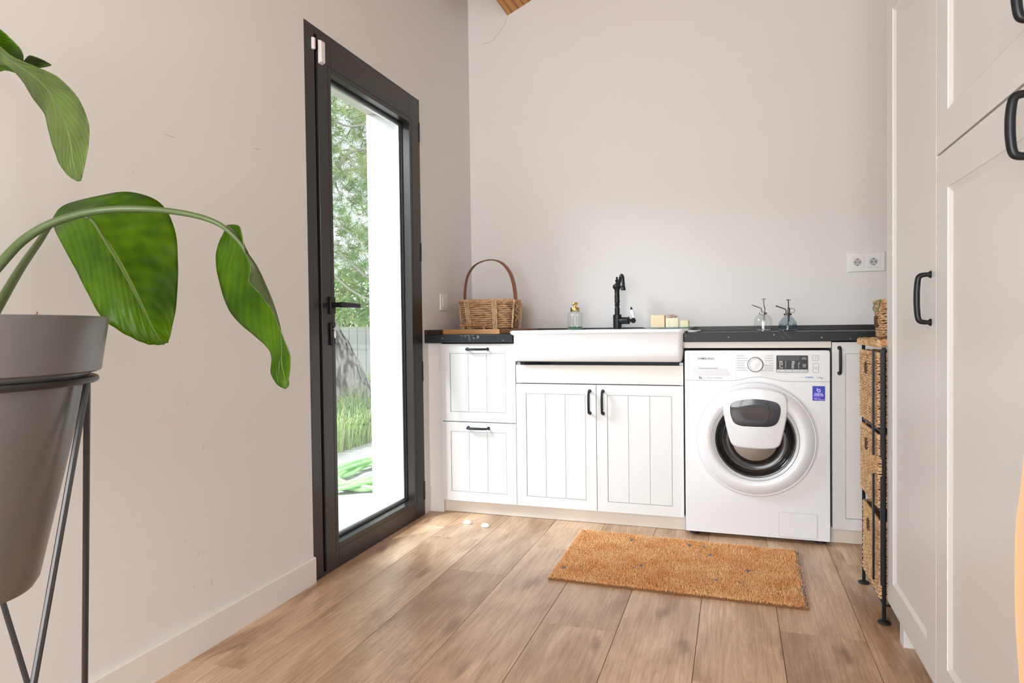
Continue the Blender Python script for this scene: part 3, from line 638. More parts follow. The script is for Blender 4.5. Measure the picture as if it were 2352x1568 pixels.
# ------------------------------------------------------------------ wooden tray with handle and the wicker basket on it
A0 = on(1145, 767, 2, .9125); ang = math.radians(2.5)
tx = np.array([-math.cos(ang), -math.sin(ang)*-1*0, 0]); 
U_ = np.array([-1, .02, 0]); V_ = np.array([.215, .977, 0])
C0 = np.array([.262, .168, .9125])
def TP(u, v, zz): p = C0+U_*u+V_*v; return (p[0], p[1], .9125+zz)
tray = thing('wooden_tray', tuple(C0+U_*.17+V_*.2), 'dark wooden serving board with a light front edge under the wicker basket', 'board')
TW, TD = .332, .42
L4 = [(TW, 0), (0.0, 0), (0, TD), (TW, TD)]
MB().loft([[TP(u, v, .0005) for u, v in L4], [TP(u, v, .026) for u, v in L4]]).build('board', 'tray_wood', tray, smooth=False, bevel=.002)
MB().loft([[TP(TW-.012, -.0035, .001), TP(.0, -.0035, .001), TP(.0, -.0003, .001), TP(TW-.012, -.0003, .001)], [TP(TW-.012, -.0035, .0255), TP(0, -.0035, .0255), TP(0, -.0003, .0255), TP(TW-.012, -.0003, .0255)]]).build('edge_strip', 'tray_edge', tray, smooth=False, label='light honey coloured front edge')
ha, hb = .085, .245
rod = []; rad = []
for i in range(33):
    s = i/32; rod.append(TP(hb+(ha-hb)*s, .03, .047)); bul = max(math.exp(-((s-q)/.03)**2) for q in (.04, .5, .93)); rad.append(.0055+.0045*bul)
b = MB().tube(rod, rad, 12)
for u in (hb-.02, ha+.02): b.tube([TP(u, .03, .026), TP(u, .03, .045)], [.006, .004], 8)
b.build('turned_handle', 'tray_handle', tray)

bkc = np.array([.146, .345]); bz = .9395; brot = math.radians(-8)
bk = thing('wicker_basket', (bkc[0], bkc[1], bz), 'honey wicker basket with a tall brown arched handle in the corner', 'basket')
def BP(x, y, zz):
    return (bkc[0]+x*math.cos(brot)-y*math.sin(brot), bkc[1]+x*math.sin(brot)+y*math.cos(brot), bz+zz)
def super_loop(a, b_, n=72, e=3.2):
    o = []
    for j in range(n):
        q = 2*PI*j/n; c_, s_ = math.cos(q), math.sin(q)
        o.append((a*math.copysign(abs(c_)**(2/e), c_), b_*math.copysign(abs(s_)**(2/e), s_)))
    return o
HB = .148; rows = 12
b = MB(); 
inner = MB().loft([[BP(x, y, .002) for x, y in super_loop(.138, .098)], [BP(x, y, HB-.006) for x, y in super_loop(.150, .118)], [BP(x, y, HB-.006) for x, y in super_loop(.144, .112)], [BP(x, y, .006) for x, y in super_loop(.132, .092)]])
inner.build('basket_core', 'basket_dark', bk)
random.seed(3)
for i in range(rows):
    s = (i+.5)/rows; a = .142+.013*s; c_ = .101+.022*s; pts = super_loop(a, c_, 96)
    P = []
    for j, (x, y) in enumerate(pts):
        w_ = 1+.012*math.sin(j*2*PI/96*10+(i % 2)*PI); P.append(BP(x*w_, y*w_, .004+(HB-.012)*s+.0008*math.sin(j*.9+i*2)))
    b.tube(P, [.0052+.0004*math.sin(j*.7+i) for j in range(96)], 8, closed=True)
b.build('woven_side', 'wicker', bk)['kind'] = 'stuff'
b = MB(); pts = super_loop(.159, .127, 120)
for k in range(3):
    P = [BP(x*(1+.025*math.cos(j*.42+k*2.09)), y*(1+.025*math.cos(j*.42+k*2.09)), HB+.006*math.sin(j*.42+k*2.09)) for j, (x, y) in enumerate(pts)]
    b.tube(P, .0058, 7, closed=True)
b.build('braided_rim', 'wicker', bk)
# vertical stakes in groups of three
for x0_, sgn in ((-.075, -1), (.095, -1), (-.1, 1), (.08, 1)):
    b = MB()
    for k in range(3):
        xx = x0_+(k-1)*.0105
        yy0 = -sgn*0; 
        P = []
        for i in range(7):
            s = i/6; c_ = .101+.024*s+.0075; P.append(BP(xx*(1 - .08*(1-s)), sgn*c_*1.0, .0+(HB+.004)*s))
        b.tube(P, .005, 7)
    b.build('stake', 'wicker_pale', bk)
# end lashings and upright
for sg in (1, -1):
    a1 = .1655
    for k in (-.045, .05):
        MB().tube([BP(sg*(.146+.013*i/5+.010), k, .004+HB*i/5) for i in range(6)], .0055, 6).build('stake', 'wicker_pale', bk)
    b = MB()
    for (za, zb_) in ((.14, .10), (.10, .14), (.10, .085), (.075, .04), (.04, .075), (.075, .06)):
        b.tube([BP(sg*(a1-.014+.11*za*.15+.012), -.024, za), BP(sg*(a1+.0), 0, (za+zb_)/2), BP(sg*(a1-.012+.012), .024, zb_)], .0032, 6)
    b.build('lashing', 'wicker_pale', bk)
# arched strap handle
P = []; 
hp = [(-.168, .0, .01), (-.170, .0, .10), (-.172, 0, .16), (-.168, 0, .225), (-.150, 0, .295), (-.105, 0, .35), (-.04, 0, .375), (.03, 0, .377), (.09, 0, .352), (.135, 0, .3), (.158, 0, .235), (.168, 0, .165), (.170, 0, .10), (.166, 0, .01)]
P = [BP(*q) for q in catmull([(h[0]*.935, h[1], h[2]) for h in hp], 5)]
MB().tube(P, .0185, 12, flat=(.2, 1), up=(1, 0, 0)).build('arched_handle', 'strap_brown', bk)

# ------------------------------------------------------------------ wall switch and double socket
t = thing('light_switch', (WX, .22, 1.04), 'white light switch on the left wall above the worktop', 'switch')
MB().box(WX+.0003, WX+.008, .172, .268, 1.042, 1.130).build('cover_plate', 'plastic_white', t, bevel=.003)
MB().box(WX+.008, WX+.0105, .195, .245, 1.060, 1.112).build('rocker', 'plastic_white', t, bevel=.001)
t = thing('power_socket', (2.047, YB, 1.2), 'white double power socket on the back wall at the right', 'socket')
pl = MB().box(1.965, 2.135, YB-.009, YB-.0003, 1.2035, 1.3005).build('cover_plate', 'plastic_white', t, bevel=.004, seg=3)
for cx in (2.0105, 2.083):
    cz = 1.251
    q = MB().box(cx-.0285, cx+.0285, YB-.0115, YB-.009, cz-.0285, cz+.0285).build('socket_insert', 'plastic_white', t, bevel=.001)
    MB().lathe([(.019, 0), (.019, .0006), (.0165, .0006), (.0, .0004)], (cx, YB-.0116, cz), 'y', 32).build('socket_well', 'socket_grey', q)
    b = MB()
    for dx in (-.009, .009): b.lathe([(.0, 0), (.0028, 0), (.0028, .0012), (0, .0012)], (cx+dx, YB-.0118, cz), 'y', 14)
    b.box(cx-.003, cx+.003, YB-.0128, YB-.0118, cz+.0135, cz+.0175).box(cx-.003, cx+.003, YB-.0128, YB-.0118, cz-.0175, cz-.0145)
    b.build('contact_holes', 'rubber', q)

# ------------------------------------------------------------------ washing machine
wm = thing('washing_machine', (1.506, .27, .0), 'white front loading washing machine with a small extra door in its round door', 'washing machine')
wx0, wx1, wy = 1.2085, 1.8035, -.022
def rr2(x0, x1, z0, z1, r): return [(p[0], p[1]) for p in rrect(x0, x1, z0, z1, r, 0, 5)]
b = MB().box(wx0, wx1, wy+.006, .55, .018, .832)
b.build('body', 'appliance_white', wm, bevel=.006, seg=3)
# front lower panel with an arched top edge, and fascia above it
cxw, czw = 1.504, .446
arc = []
NA = 24
xs = [wx0+.001+(wx1-wx0-.002)*i/60 for i in range(61)]
def topz(x):
    base = .6985; d = (x-1.52)/.105; return base+.0175*max(0, math.cos(min(1, abs(d))*PI/2))**1.5
lower = [(wx0+.001, .02), (wx1-.001, .02)]+[(x, topz(x)) for x in reversed(xs)]
upper = [(x, topz(x)+.0022) for x in xs]+[(wx1-.001, .822), (wx1-.005, .8315), (wx0+.005, .8315), (wx0+.001, .822)]
MB().loft([xz(lower, wy+.006), xz(lower, wy+.0012), xz([((x-cxw)*.998+cxw, (z_-.3)*.998+.3) for x, z_ in lower], wy)]).build('front_panel', 'appliance_white', wm, smooth=False)
fs = MB().loft([xz(upper, wy+.006), xz(upper, wy-.0005), xz([((x-cxw)*.998+cxw, (z_-.76)*.994+.76) for x, z_ in upper], wy-.0015)]).build('fascia', 'appliance_white', wm, smooth=False)
yf = wy-.0016
# detergent drawer: seam line, handle recess
dr = MB(); dr.box(1.4265, 1.4285, yf-.0002, yf+.001, .7015, .829); dr.build('drawer_seam', 'appliance_grey', wm, smooth=False)
b = MB().loft([xz([(1.235, .722), (1.405, .722), (1.398, .752), (1.243, .752)], yf-.0003), xz([(1.24, .725), (1.40, .725), (1.394, .750), (1.247, .750)], yf+.001)])
b = MB().add([(1.236, yf, .722), (1.404, yf, .722), (1.404, yf-.0022, .7222), (1.236, yf-.0022, .7222), (1.25, yf-.0005, .7525), (1.39, yf-.0005, .7525)], [(3, 2, 5, 4), (0, 1, 2, 3), (0, 3, 4), (1, 5, 2)])
b.build('drawer_grip', 'appliance_grey', wm, smooth=False)
MB().box(1.268, 1.352, yf-.0012, yf+.0005, .7525, .7550).build('grip_lip', 'ink_grey', wm, smooth=False)
text('SAMSUNG', .0125, (1.301, yf-.0002, .796), 'ink', wm, bold=.0002, sx=1.25)
text('DIGITAL INVERTER', .0078, (1.336, yf-.0002, .7105), 'ink_grey', wm, sx=1.05)
def blogo(x, z_, s, m, yy, parent):
    b = MB()
    b.box(x-.5*s, x-.22*s, yy-.0006, yy, z_-.1*s, z_+.75*s)
    n = 20; o = []; i_ = []
    for k in range(n+1):
        a = math.radians(-165+ (k/n)*320); o.append((x+.12*s+.5*s*math.cos(a), z_+.0*s+.5*s*math.sin(a))); i_.append((x+.12*s+.24*s*math.cos(a), z_+.24*s*math.sin(a)))
    for k in range(n):
        q = [o[k], o[k+1], i_[k+1], i_[k]]; b.loft([xz(q, yy), xz(q, yy-.0006)])
    return b.build('emblem', m, parent, smooth=False)
blogo(1.277, .7095, .0105, 'ink', yf, wm)
kb = MB().lathe([(.0, -.001), (.0335, -.001), (.0335, .0), (.031, .0015)], (1.5075, yf, .7705), 'y', 48).build('dial_ring', 'ink_grey', wm)
MB().lathe([(.0295, -.0), (.0295, .012), (.0285, .0155), (.026, .0165), (.023, .0155), (.0215, .0155), (.0, .017)], (1.5075, yf-.0012, .7705), 'y', 48).build('dial_knob', 'appliance_white', wm)
left = ['SUPER ECO', 'ROPA DE CAMA', 'LAVADO DIARIO', 'DELICADOS', 'VAQUEROS', 'IMPERMEABLES', 'ROPA OSCURA']; right = ['ALGODON', 'E-ALGODON', 'SINTETICOS', 'LANA', 'CENTRIFUGADO', 'ACLARADO', 'LIMPIEZA DEL TAMBOR']
for i in range(7):
    zz = .8085-.0105*i
    text(left[i], .0062, (1.4315, yf-.0002, zz), 'ink_grey', wm, align='LEFT'); text(right[i], .0062, (1.5815, yf-.0002, zz), 'ink_grey', wm, align='RIGHT')
dp = MB().loft([xz(rr2(1.5925, 1.7185, .7375, .811, .004), yf), xz(rr2(1.593, 1.718, .738, .8105, .004), yf-.0012)]).build('display', 'display_black', wm)
MB().box(1.5945, 1.7165, yf-.0016, yf-.0011, .7392, .7505).build('key_strip', 'appliance_grey', dp, smooth=False)
MB().box(1.599, 1.685, yf-.0015, yf-.0012, .790, .808).build('digit_window', 'dark_gasket', dp, smooth=False)
yd = yf-.0013
rows_ = ['FRIO 5', '20 15', '30', '40', '60']
colsx = [(1.600, ['FRIO', '60 95', '40 45', '30', '15 20']), (1.6245, ['5', '4', '3', '2', '1']), (1.649, ['1400', '1200', '800', '400', 'NO']), (1.6755, ['', '12', '9', '6', '3'])]
for x, ls in colsx:
    for i, s_ in enumerate(ls):
        if s_: text(s_, .0062, (x+.004, yd, .7845-.0068*i), 'display_text', dp, align='LEFT', bold=.0002); 
for i, s_ in enumerate(['Final', 'Diferido']): text(s_, .006, (1.7025, yd, .801-.005*i), 'display_text', dp)
for i, s_ in enumerate(['Lavado', 'Rapido', '(min)']): text(s_, .0055, (1.7035, yd, .773-.005*i), 'display_text', dp)
for i, s_ in enumerate(['Temp.', 'Aclarado', 'Centrif.', 'Prelavado', 'Opciones']): text(s_, .0042, (1.606+.0247*i, yf-.0017, .745), 'ink', dp)
b = MB(); 
for x0_, x1_, z0_, z1_ in ((1.735, 1.758, .789, .811), (1.737, 1.759, .738, .777)):
    b.tube(xz(rr2(x0_, x1_, z0_, z1_, .004), yf-.0001), .0007, 6, closed=True)
b.build('button_outline', 'ink_grey', wm)
MB().tube([(1.7465+.0036*math.cos(a), yf-.0003, .8+.0036*math.sin(a)) for a in [math.radians(120-300*i/16) for i in range(17)]], .0004, 5).tube([(1.7465, yf-.0003, .8), (1.7465, yf-.0003, .8045)], .0004, 5).build('power_symbol', 'ink_grey', wm)
text('D||', .009, (1.748, yf-.0003, .7575), 'ink_grey', wm)
text('- Q -  - # -  - * -', .005, (1.634, yf-.0002, .7315), 'ink_grey', wm)
text('eco', .0115, (1.6955, yf-.0002, .718), 'appliance_grey', wm, bold=.0001); text('bubble', .0115, (1.7235, yf-.0002, .718), 'ink_blue', wm, bold=.0002); text('7.0kg', .0115, (1.7635, yf-.0002, .7165), 'ink_grey', wm)
st = MB().box(1.735, 1.7835, wy-.001, wy, .619, .681).build('energy_sticker', 'sticker_blue', wm, smooth=False)
blogo(1.7585, .6615, .0145, 'sticker_text', wy-.0009, st)
text('DIGITAL', .0092, (1.7593, wy-.0012, .6485), 'sticker_text', st, bold=.0003, sx=.95); text('INVERTER', .0092, (1.7593, wy-.0012, .6415), 'sticker_text', st, bold=.0003, sx=.93)
MB().box(1.7415, 1.777, wy-.0013, wy-.001, .6355, .636).build('rule_line', 'sticker_text', st, smooth=False)
text('10', .0135, (1.7455, wy-.0012, .6265), 'sticker_text', st, bold=.0003); text('YEAR', .005, (1.7545, wy-.0012, .6295), 'sticker_text', st, align='LEFT'); text('WARRANTY', .005, (1.7545, wy-.0012, .6235), 'sticker_text', st, align='LEFT', bold=.0002)
# round door
yw = wy-.0005
ring = MB().lathe([(.2475, .0), (.2475, .010), (.2445, .0145), (.2415, .0135), (.2395, .0145), (.235, .019), (.222, .029), (.205, .033), (.19, .032), (.180, .027), (.1775, .018)], (cxw, yw, czw), 'y', 96, caps=False)
dr_ = ring.build('round_door', 'appliance_white', wm, ang=60)
MB().lathe([(.2535, -.0005), (.2535, .0025), (.2505, .0045), (.248, .0035), (.248, -.0005)], (cxw, yw, czw), 'y', 96, caps=False).build('door_surround', 'appliance_white', wm, ang=60)
MB().lathe([(.178, .026), (.176, .0285), (.1735, .027), (.171, .022), (.166, .0205), (.1655, .015)], (cxw, yw, czw), 'y', 80, caps=False).build('inner_ring', 'appliance_grey', dr_, ang=60)
MB().lathe([(.166, .021), (.160, .021), (.156, .019), (.150, .012), (.146, .004), (.12, -.0), (.1, .0), (.098, .002), (.06, .005), (.0, .006)], (cxw, yw, czw), 'y', 80, caps=False).build('glass_bowl', 'display_black', dr_, ang=60)
MB().lathe([(.095, .0035), (.06, .0075), (.0, .009)], (cxw, yw, czw), 'y', 64, caps=False).build('drum_view', 'drum_steel', dr_, ang=60)
MB().lathe([(.135, .0042), (.1335, .0058), (.132, .0045)], (cxw, yw, czw), 'y', 64, caps=False).build('bowl_rim', 'chrome', dr_)
# small add door
out = [(1.372, .655), (1.412, .672), (1.455, .681), (1.505, .684), (1.553, .680), (1.596, .671), (1.636, .655), (1.642, .60), (1.632, .54), (1.617, .47), (1.603, .430), (1.555, .4225), (1.505, .4215), (1.455, .4225), (1.407, .430), (1.392, .47), (1.376, .54), (1.366, .60)]
out = [((x-1.504)*.955+1.504, z_-.012) for x, z_ in chaikin(out, 2)]
cc = (1.504, .545)
def scl(L, s): return [((x-cc[0])*s+cc[0], (z_-cc[1])*s+cc[1]) for x, z_ in L]
yo = yw-.030
ad_ = MB().loft([xz(scl(out, .97), yo+.018), xz(out, yo+.004), xz(out, yo-.007), xz(scl(out, .985), yo-.0105), xz(scl(out, .95), yo-.012)]).build('add_door', 'appliance_white', dr_, ang=60)
wo_ = [(1.4, .612), (1.45, .626), (1.504, .630), (1.558, .626), (1.608, .612), (1.609, .56), (1.588, .511), (1.504, .508), (1.42, .511), (1.399, .56)]
wo_ = [((x-1.504)*.98+1.504, z_-.004) for x, z_ in chaikin(wo_, 2)]
def scw(s): return [((x-1.504)*s+1.504, (z_-.562)*s+.562) for x, z_ in wo_]
mat('tinted_window', (.035, .035, .045), .08)
MB().loft([xz(scw(1.03), yo-.011), xz(scw(1.03), yo-.0135), xz(scw(1.0), yo-.014)]).build('window_bezel', 'appliance_grey', ad_, label='grey window bezel') if False else None
MB().loft([xz(scw(1.0), yo-.0115), xz(scw(1.0), yo-.0132), xz(scw(.98), yo-.0138), xz(scw(.5), yo-.0125)]).build('add_door_window', 'tinted_window', dr_)
MB().tube(xz(scw(1.01), yo-.0125), .0016, 6, closed=True).build('window_trim', 'chrome', dr_)
MB().tube(xz(scl(out, 1.0), yo+.0), .0022, 6, closed=True).build('add_door_seal', 'appliance_grey', dr_)
# filter flap, feet
fo = rr2(1.600, 1.752, .026, .134, .010)
MB().tube(xz(fo, wy-.0002), .0012, 6, closed=True).build('filter_flap_seam', 'appliance_grey', wm)
MB().loft([xz(rr2(1.6015, 1.7505, .0275, .1325, .009), wy), xz(rr2(1.6025, 1.7495, .0285, .1315, .009), wy-.0012)]).build('filter_flap', 'appliance_white', wm)
for x in (1.245, 1.77):
    for y in (.03, .5): MB().lathe([(0, 0), (.022, 0), (.022, .008), (.014, .012), (.014, .0185), (0, .0185)], (x, y, .0005), n=20).build('foot', 'rubber', wm)

# ------------------------------------------------------------------ tall cabinets at the right
XC = 1.871
def shaker_x(name, y0, y1, z0, z1, parent, fw=.076, m='cabinet_white'):
    """framed door facing -X; y0 < y1"""
    g = .0014; y0 += g; y1 -= g; z0 += g; z1 -= g; x = XC; t = .020; dp_ = .0085
    b = MB().box(x+dp_, x+t, y0, y1, z0, z1)
    b.box(x, x+dp_, y0, y0+fw, z0, z1).box(x, x+dp_, y1-fw, y1, z0, z1).box(x, x+dp_, y0+fw, y1-fw, z1-fw, z1).box(x, x+dp_, y0+fw, y1-fw, z0, z0+fw)
    a0, a1, c0_, c1_ = y0+fw, y1-fw, z0+fw, z1-fw; e = .012
    o = [(a0, c0_), (a1, c0_), (a1, c1_), (a0, c1_)]; i2 = [(a0+e, c0_+e), (a1-e, c0_+e), (a1-e, c1_-e), (a0+e, c1_-e)]
    v = [(x+.002, p[0], p[1]) for p in o]+[(x+dp_-.0001, p[0], p[1]) for p in i2]
    b.add(v, [(k, (k+1) % 4, 4+(k+1) % 4, 4+k) for k in range(4)])
    return b.build(name, m, parent, smooth=False)
t = thing('tall_cabinet', (2.17, -1.04, 0), 'tall white pantry cabinet nearest the woven baskets with a black bow handle', 'cabinet')
MB().box(XC+.0205, 2.47, -1.304, -.79, .08, 2.4).build('carcass', 'cabinet_white', t, smooth=False)
d = shaker_x('door', -1.306, -.775, .078, 1.952, t); handle_bar((XC, -1.262, 1.060), (XC, -1.262, .945), (-1, 0, 0), d, r=.0062, h=.028, foot=.009)
shaker_x('door', -1.306, -.775, 1.955, 2.4, t)
MB().box(1.884, 2.46, -.926, -.880, .0, .0795).build('leg_support', 'cabinet_white', t, smooth=False)
MB().box(1.95, 1.966, -1.3, -.93, .0, .0795).build('plinth', 'cabinet_white', t, smooth=False)
t = thing('tall_cabinet', (2.17, -1.65, 0), 'tall white cabinet with two stacked doors at the right edge of the photo', 'cabinet')
MB().box(XC+.0205, 2.47, -2.095, -1.309, .08, 2.4).build('carcass', 'cabinet_white', t, smooth=False)
d = shaker_x('door', -2.095, -1.3075, .078, 1.328, t, .083); handle_bar((XC, -1.856, 1.300), (XC, -1.856, 1.202), (-1, 0, 0), d, r=.0066, h=.034, foot=.0095)
d = shaker_x('door', -2.095, -1.3075, 1.331, 2.4, t, .083); handle_bar((XC, -1.878, 1.505), (XC, -1.878, 1.405), (-1, 0, 0), d, r=.0066, h=.034, foot=.0095)
MB().box(1.95, 1.966, -2.09, -1.31, .0, .0795).build('plinth', 'cabinet_white', t, smooth=False)

# ------------------------------------------------------------------ black rack with three woven drawers
RX0, RX1, RY0, RY1 = 1.864, 2.16, -.765, -.42
rk = thing('metal_rack', ((RX0+RX1)/2, (RY0+RY1)/2, 0), 'slim black metal rack on round feet holding stacked seagrass baskets', 'rack')
for x in (RX0, RX1):
    for y in (RY0, RY1):
        lg = MB().tube([(x, y, .006), (x, y, .868)], .0058, 10).build('leg', 'black_metal', rk)
        MB().lathe([(0, 0), (.018, 0), (.0195, .002), (.017, .006), (.007, .009), (0, .009)], (x, y, .0005), n=20).build('round_foot', 'rubber', lg)
for z_ in (.057, .345, .60):
    b = MB()
    for (p, q) in (((RX0, RY0), (RX1, RY0)), ((RX0, RY1), (RX1, RY1)), ((RX0, RY0), (RX0, RY1)), ((RX1, RY0), (RX1, RY1))): b.tube([(p[0], p[1], z_), (q[0], q[1], z_)], .004, 8)
    b.build('shelf_rail', 'black_metal', rk)
for (za, zb_) in ((.862, .525), (.465, .125)):
    MB().box(1.8375, 1.8435, RY0+.030, RY0+.041, zb_, za).build('front_bar', 'black_metal', rk, smooth=False)
    MB().box(RX0-.012, RX0-.004, RY0-.016, RY0-.008, zb_, za).build('front_bar', 'black_metal', rk, smooth=False)
def seagrass_box(x0, x1, y0, y1, z0, z1, name, label, lid=False, pitch=.0082, hole=True, taper=0., group=None, slope=0.):
    cx, cy = (x0+x1)/2, (y0+y1)/2
    t = thing(name, (cx, cy, z0), label, 'basket', group)
    n = int(round((z1-z0-.012)/pitch)); per = []
    core = MB().box(x0+.006, x1-.006, y0+.006, y1-.006, z0, z1-.004); core.build('inner_wall', 'basket_dark', t, smooth=False)
    b = MB(); step = .0052
    for i in range(n):
        s = i/(n-1); zz = z0+.006+(z1-z0-.016)*s
        e = taper*(1-s)
        X0, X1, Y0, Y1 = x0+e, x1-e, y0+e, y1-e
        P = []
        for (ax, ay), (bx, by) in (((X0, Y0), (X1, Y0)), ((X1, Y0), (X1, Y1)), ((X1, Y1), (X0, Y1)), ((X0, Y1), (X0, Y0))):
            L = math.hypot(bx-ax, by-ay); k = max(4, int(L/step))
            nx, ny = (by-ay)/L, -(bx-ax)/L
            for j in range(k):
                u = j/k; px, py = ax+(bx-ax)*u, ay+(by-ay)*u; P.append((px, py, nx, ny))
        K = len(P); ph = (i % 2)*PI
        pts = [(p[0]+p[2]*.0014*math.sin(j*1.57+ph), p[1]+p[3]*.0014*math.sin(j*1.57+ph), zz+.0016*math.sin(j*1.57*.5+i*1.9)+.0006*math.sin(j*.13+i)) for j, p in enumerate(P)]
        b.tube(pts, [pitch*.47+.0013*math.sin(j*1.57+ph+.8) for j in range(K)], 6, closed=True)
    b.build('woven_body', 'seagrass', t, smooth=True, ang=80)['kind'] = 'stuff'
    # rolled rim
    def rope(zc, out, r, nm):
        b = MB(); lp = [(p[0], p[1]) for p in rrect(x0-out, x1+out, y0-out, y1+out, .02, 0, 6)]
        Q = []
        for k in range(len(lp)):
            a, c_ = np.array(lp[k]), np.array(lp[(k+1) % len(lp)]); L = np.linalg.norm(c_-a); m_ = max(1, int(L/.006))
            for j in range(m_): Q.append(a+(c_-a)*j/m_)
        for s in range(3):
            pts = []
            for j, q in enumerate(Q):
                a_ = j*.55+s*2.094; nn = (q-np.array([cx, cy])); nn /= np.linalg.norm(nn); pts.append((q[0]+nn[0]*r*.5*math.cos(a_), q[1]+nn[1]*r*.5*math.cos(a_), zc+r*.55*math.sin(a_)))
            b.tube(pts, r*.62, 6, closed=True)
        b.build(nm, 'seagrass', t)
    rope(z1-.004, .001, .0075, 'rolled_rim')
    if hole: 
        yc = y0+(y1-y0)*.60; MB().box(x0-.0085, x0+.004, yc-.014, yc+.014, z1-.075, z1-.035).build('hand_hole', 'basket_dark', t, smooth=True, bevel=.004)
    return t, rope
bg1, rope = seagrass_box(1.853, 2.15, -.748, -.437, .612, .848, 'seagrass_basket', 'topmost seagrass drawer basket in the black rack', group='seagrass drawer baskets in the rack')
seagrass_box(1.853, 2.15, -.748, -.447, .357, .588, 'seagrass_basket', 'middle seagrass drawer basket in the black rack', group='seagrass drawer baskets in the rack')
seagrass_box(1.858, 2.15, -.748, -.452, .068, .313, 'seagrass_basket', 'lowest seagrass drawer basket in the black rack, near the floor', group='seagrass drawer baskets in the rack')
# woven lid of the rack
t = thing('basket_lid', (2.0, -.6, .86), 'flat woven seagrass lid with thick braided edge on top of the rack', 'lid')
b = MB(); lp = [(p[0], p[1]) for p in rrect(1.852, 2.16, -.765, -.40, .02, 0, 6)]
Q = []
for k in range(len(lp)):
    a, c_ = np.array(lp[k]), np.array(lp[(k+1) % len(lp)]); L = np.linalg.norm(c_-a); m_ = max(1, int(L/.006))
    for j in range(m_): Q.append(a+(c_-a)*j/m_)
for s in range(3):
    b.tube([(q[0]+.0055*math.cos(j*.45+s*2.094), q[1]+.0055*math.cos(j*.45+s*2.094), .881+.0065*math.sin(j*.45+s*2.094)) for j, q in enumerate(Q)], .0066, 6, closed=True)
b.build('braided_edge', 'seagrass', t)
MB().box(1.86, 2.15, -.757, -.408, .8715, .886).build('woven_top', 'seagrass', t, smooth=False, bevel=.003)
# tall square lidded basket standing on the rack lid
tb, rope2 = seagrass_box(1.888, 2.02, -.60, -.49, .8945, 1.005, 'tall_basket', 'small square seagrass basket with a lid standing on top of the rack', pitch=.0075, hole=True, taper=.006)
tb['category'] = 'basket'
rope2(1.016, .003, .0078, 'lid_rope')
MB().box(1.89, 2.018, -.598, -.492, 1.0065, 1.021).build('lid', 'seagrass', tb, bevel=.004)
cd = [on(x, y, 0, 1.872) for x, y in [(2024, 690), (2016, 691), (2010, 697), (2006, 705), (2006, 712), (2011, 716), (2016, 713), (2019, 704), (2022, 692), (2026, 689)]]
tag(MB().tube(catmull(cd, 4), .0015, 6).build('green_cord', 'green_cord'), 'thin dark green cord loop hanging over the small lidded basket', 'cord')
kn = thing('dark_ornament', (1.955, -.545, 1.022), 'dark metal knobbed object on the small lidded basket, half hidden by the cabinet', 'ornament')
MB().lathe([(.0, .0), (.03, .0), (.028, .006), (.016, .012), (.010, .018), (.006, .026), (.012, .032), (.0, .04)], (1.955, -.545, 1.0225), n=24).build('foot', 'black_metal', kn)
MB().lathe([(.0, .026), (.010, .028), (.018, .034), (.014, .04), (.018, .046), (.012, .054), (0, .058)], (1.955, -.545, 1.0245), n=24).build('knob', 'dark_bronze', kn)

# ------------------------------------------------------------------ coir mat
mt = thing('coir_doormat', (1.2, -.42, 0), 'rectangular orange brown coir doormat on the oak floor', 'doormat')
MC = [np.array(on(x, y, 2, .0)[:2]) for x, y in ((1259, 1331), (1858, 1402), (1834, 1270), (1337, 1221))]
MB().loft([[(p[0], p[1], .0012) for p in MC], [(p[0], p[1], .007) for p in MC]]).build('rubber_backing', 'coir_base', mt, smooth=False)
rng = np.random.default_rng(5)
N = 85000
u, v_ = rng.random(N), rng.random(N)
P = ((1-u)*(1-v_))[:, None]*MC[0]+(u*(1-v_))[:, None]*MC[1]+(u*v_)[:, None]*MC[2]+((1-u)*v_)[:, None]*MC[3]
base = np.c_[P, np.full(N, .006)]
L = rng.uniform(.007, .0125, N); a = rng.uniform(0, 2*PI, N); tilt = rng.uniform(.3, 1.4, N)
d_ = np.c_[np.cos(a)*np.sin(tilt), np.sin(a)*np.sin(tilt), np.cos(tilt)]
side = np.c_[-np.sin(a), np.cos(a), np.zeros(N)]*rng.uniform(.0005, .001, N)[:, None]
mid = base+d_*L[:, None]*.6+np.c_[np.zeros((N, 2)), np.full(N, .002)]; tip = base+d_*L[:, None]
tip[:, 2] = np.maximum(tip[:, 2], .008)
V = np.stack([base-side, base+side, mid+side, mid-side, mid-side, mid+side, tip+side*.4, tip-side*.4], 1).reshape(-1, 3)
def big_mesh(name, V, nper, m, parent=None, mats=None, org=None):
    org = np.array(org if org is not None else (0, 0, 0), float)
    me = bpy.data.meshes.new(name); nv = len(V); nf = nv//nper
    me.vertices.add(nv); me.vertices.foreach_set('co', (V-org).astype(np.float32).ravel()); me.loops.add(nv); me.loops.foreach_set('vertex_index', np.arange(nv, dtype=np.int32))
    me.polygons.add(nf); me.polygons.foreach_set('loop_start', np.arange(0, nv, nper, dtype=np.int32)); me.update(calc_edges=True)
    for q in ([m] if isinstance(m, str) else m): me.materials.append(M[q])
    if mats is not None: me.polygons.foreach_set('material_index', mats.astype(np.int32))
    o = bpy.data.objects.new(name, me); COL.objects.link(o)
    if parent is not None: o.parent = parent; org = org-np.array(parent.location)
    o.location = org
    return o
mat('coir_grey', (.25, .25, .3), .9)
mi_ = np.zeros(N); gs = rng.random((14, 2))
for g0 in gs: mi_[((u-g0[0])**2*3+(v_-g0[1])**2*.8) < .00035*rng.random()] = 1
mi_[(u > .985) & (rng.random(N) < .5)] = 1
o = big_mesh('coir_fibres', V, 4, ['coir', 'coir_grey'], mt, np.repeat(mi_, 2), org=(1.2, -.42, 0)); o['kind'] = 'stuff'

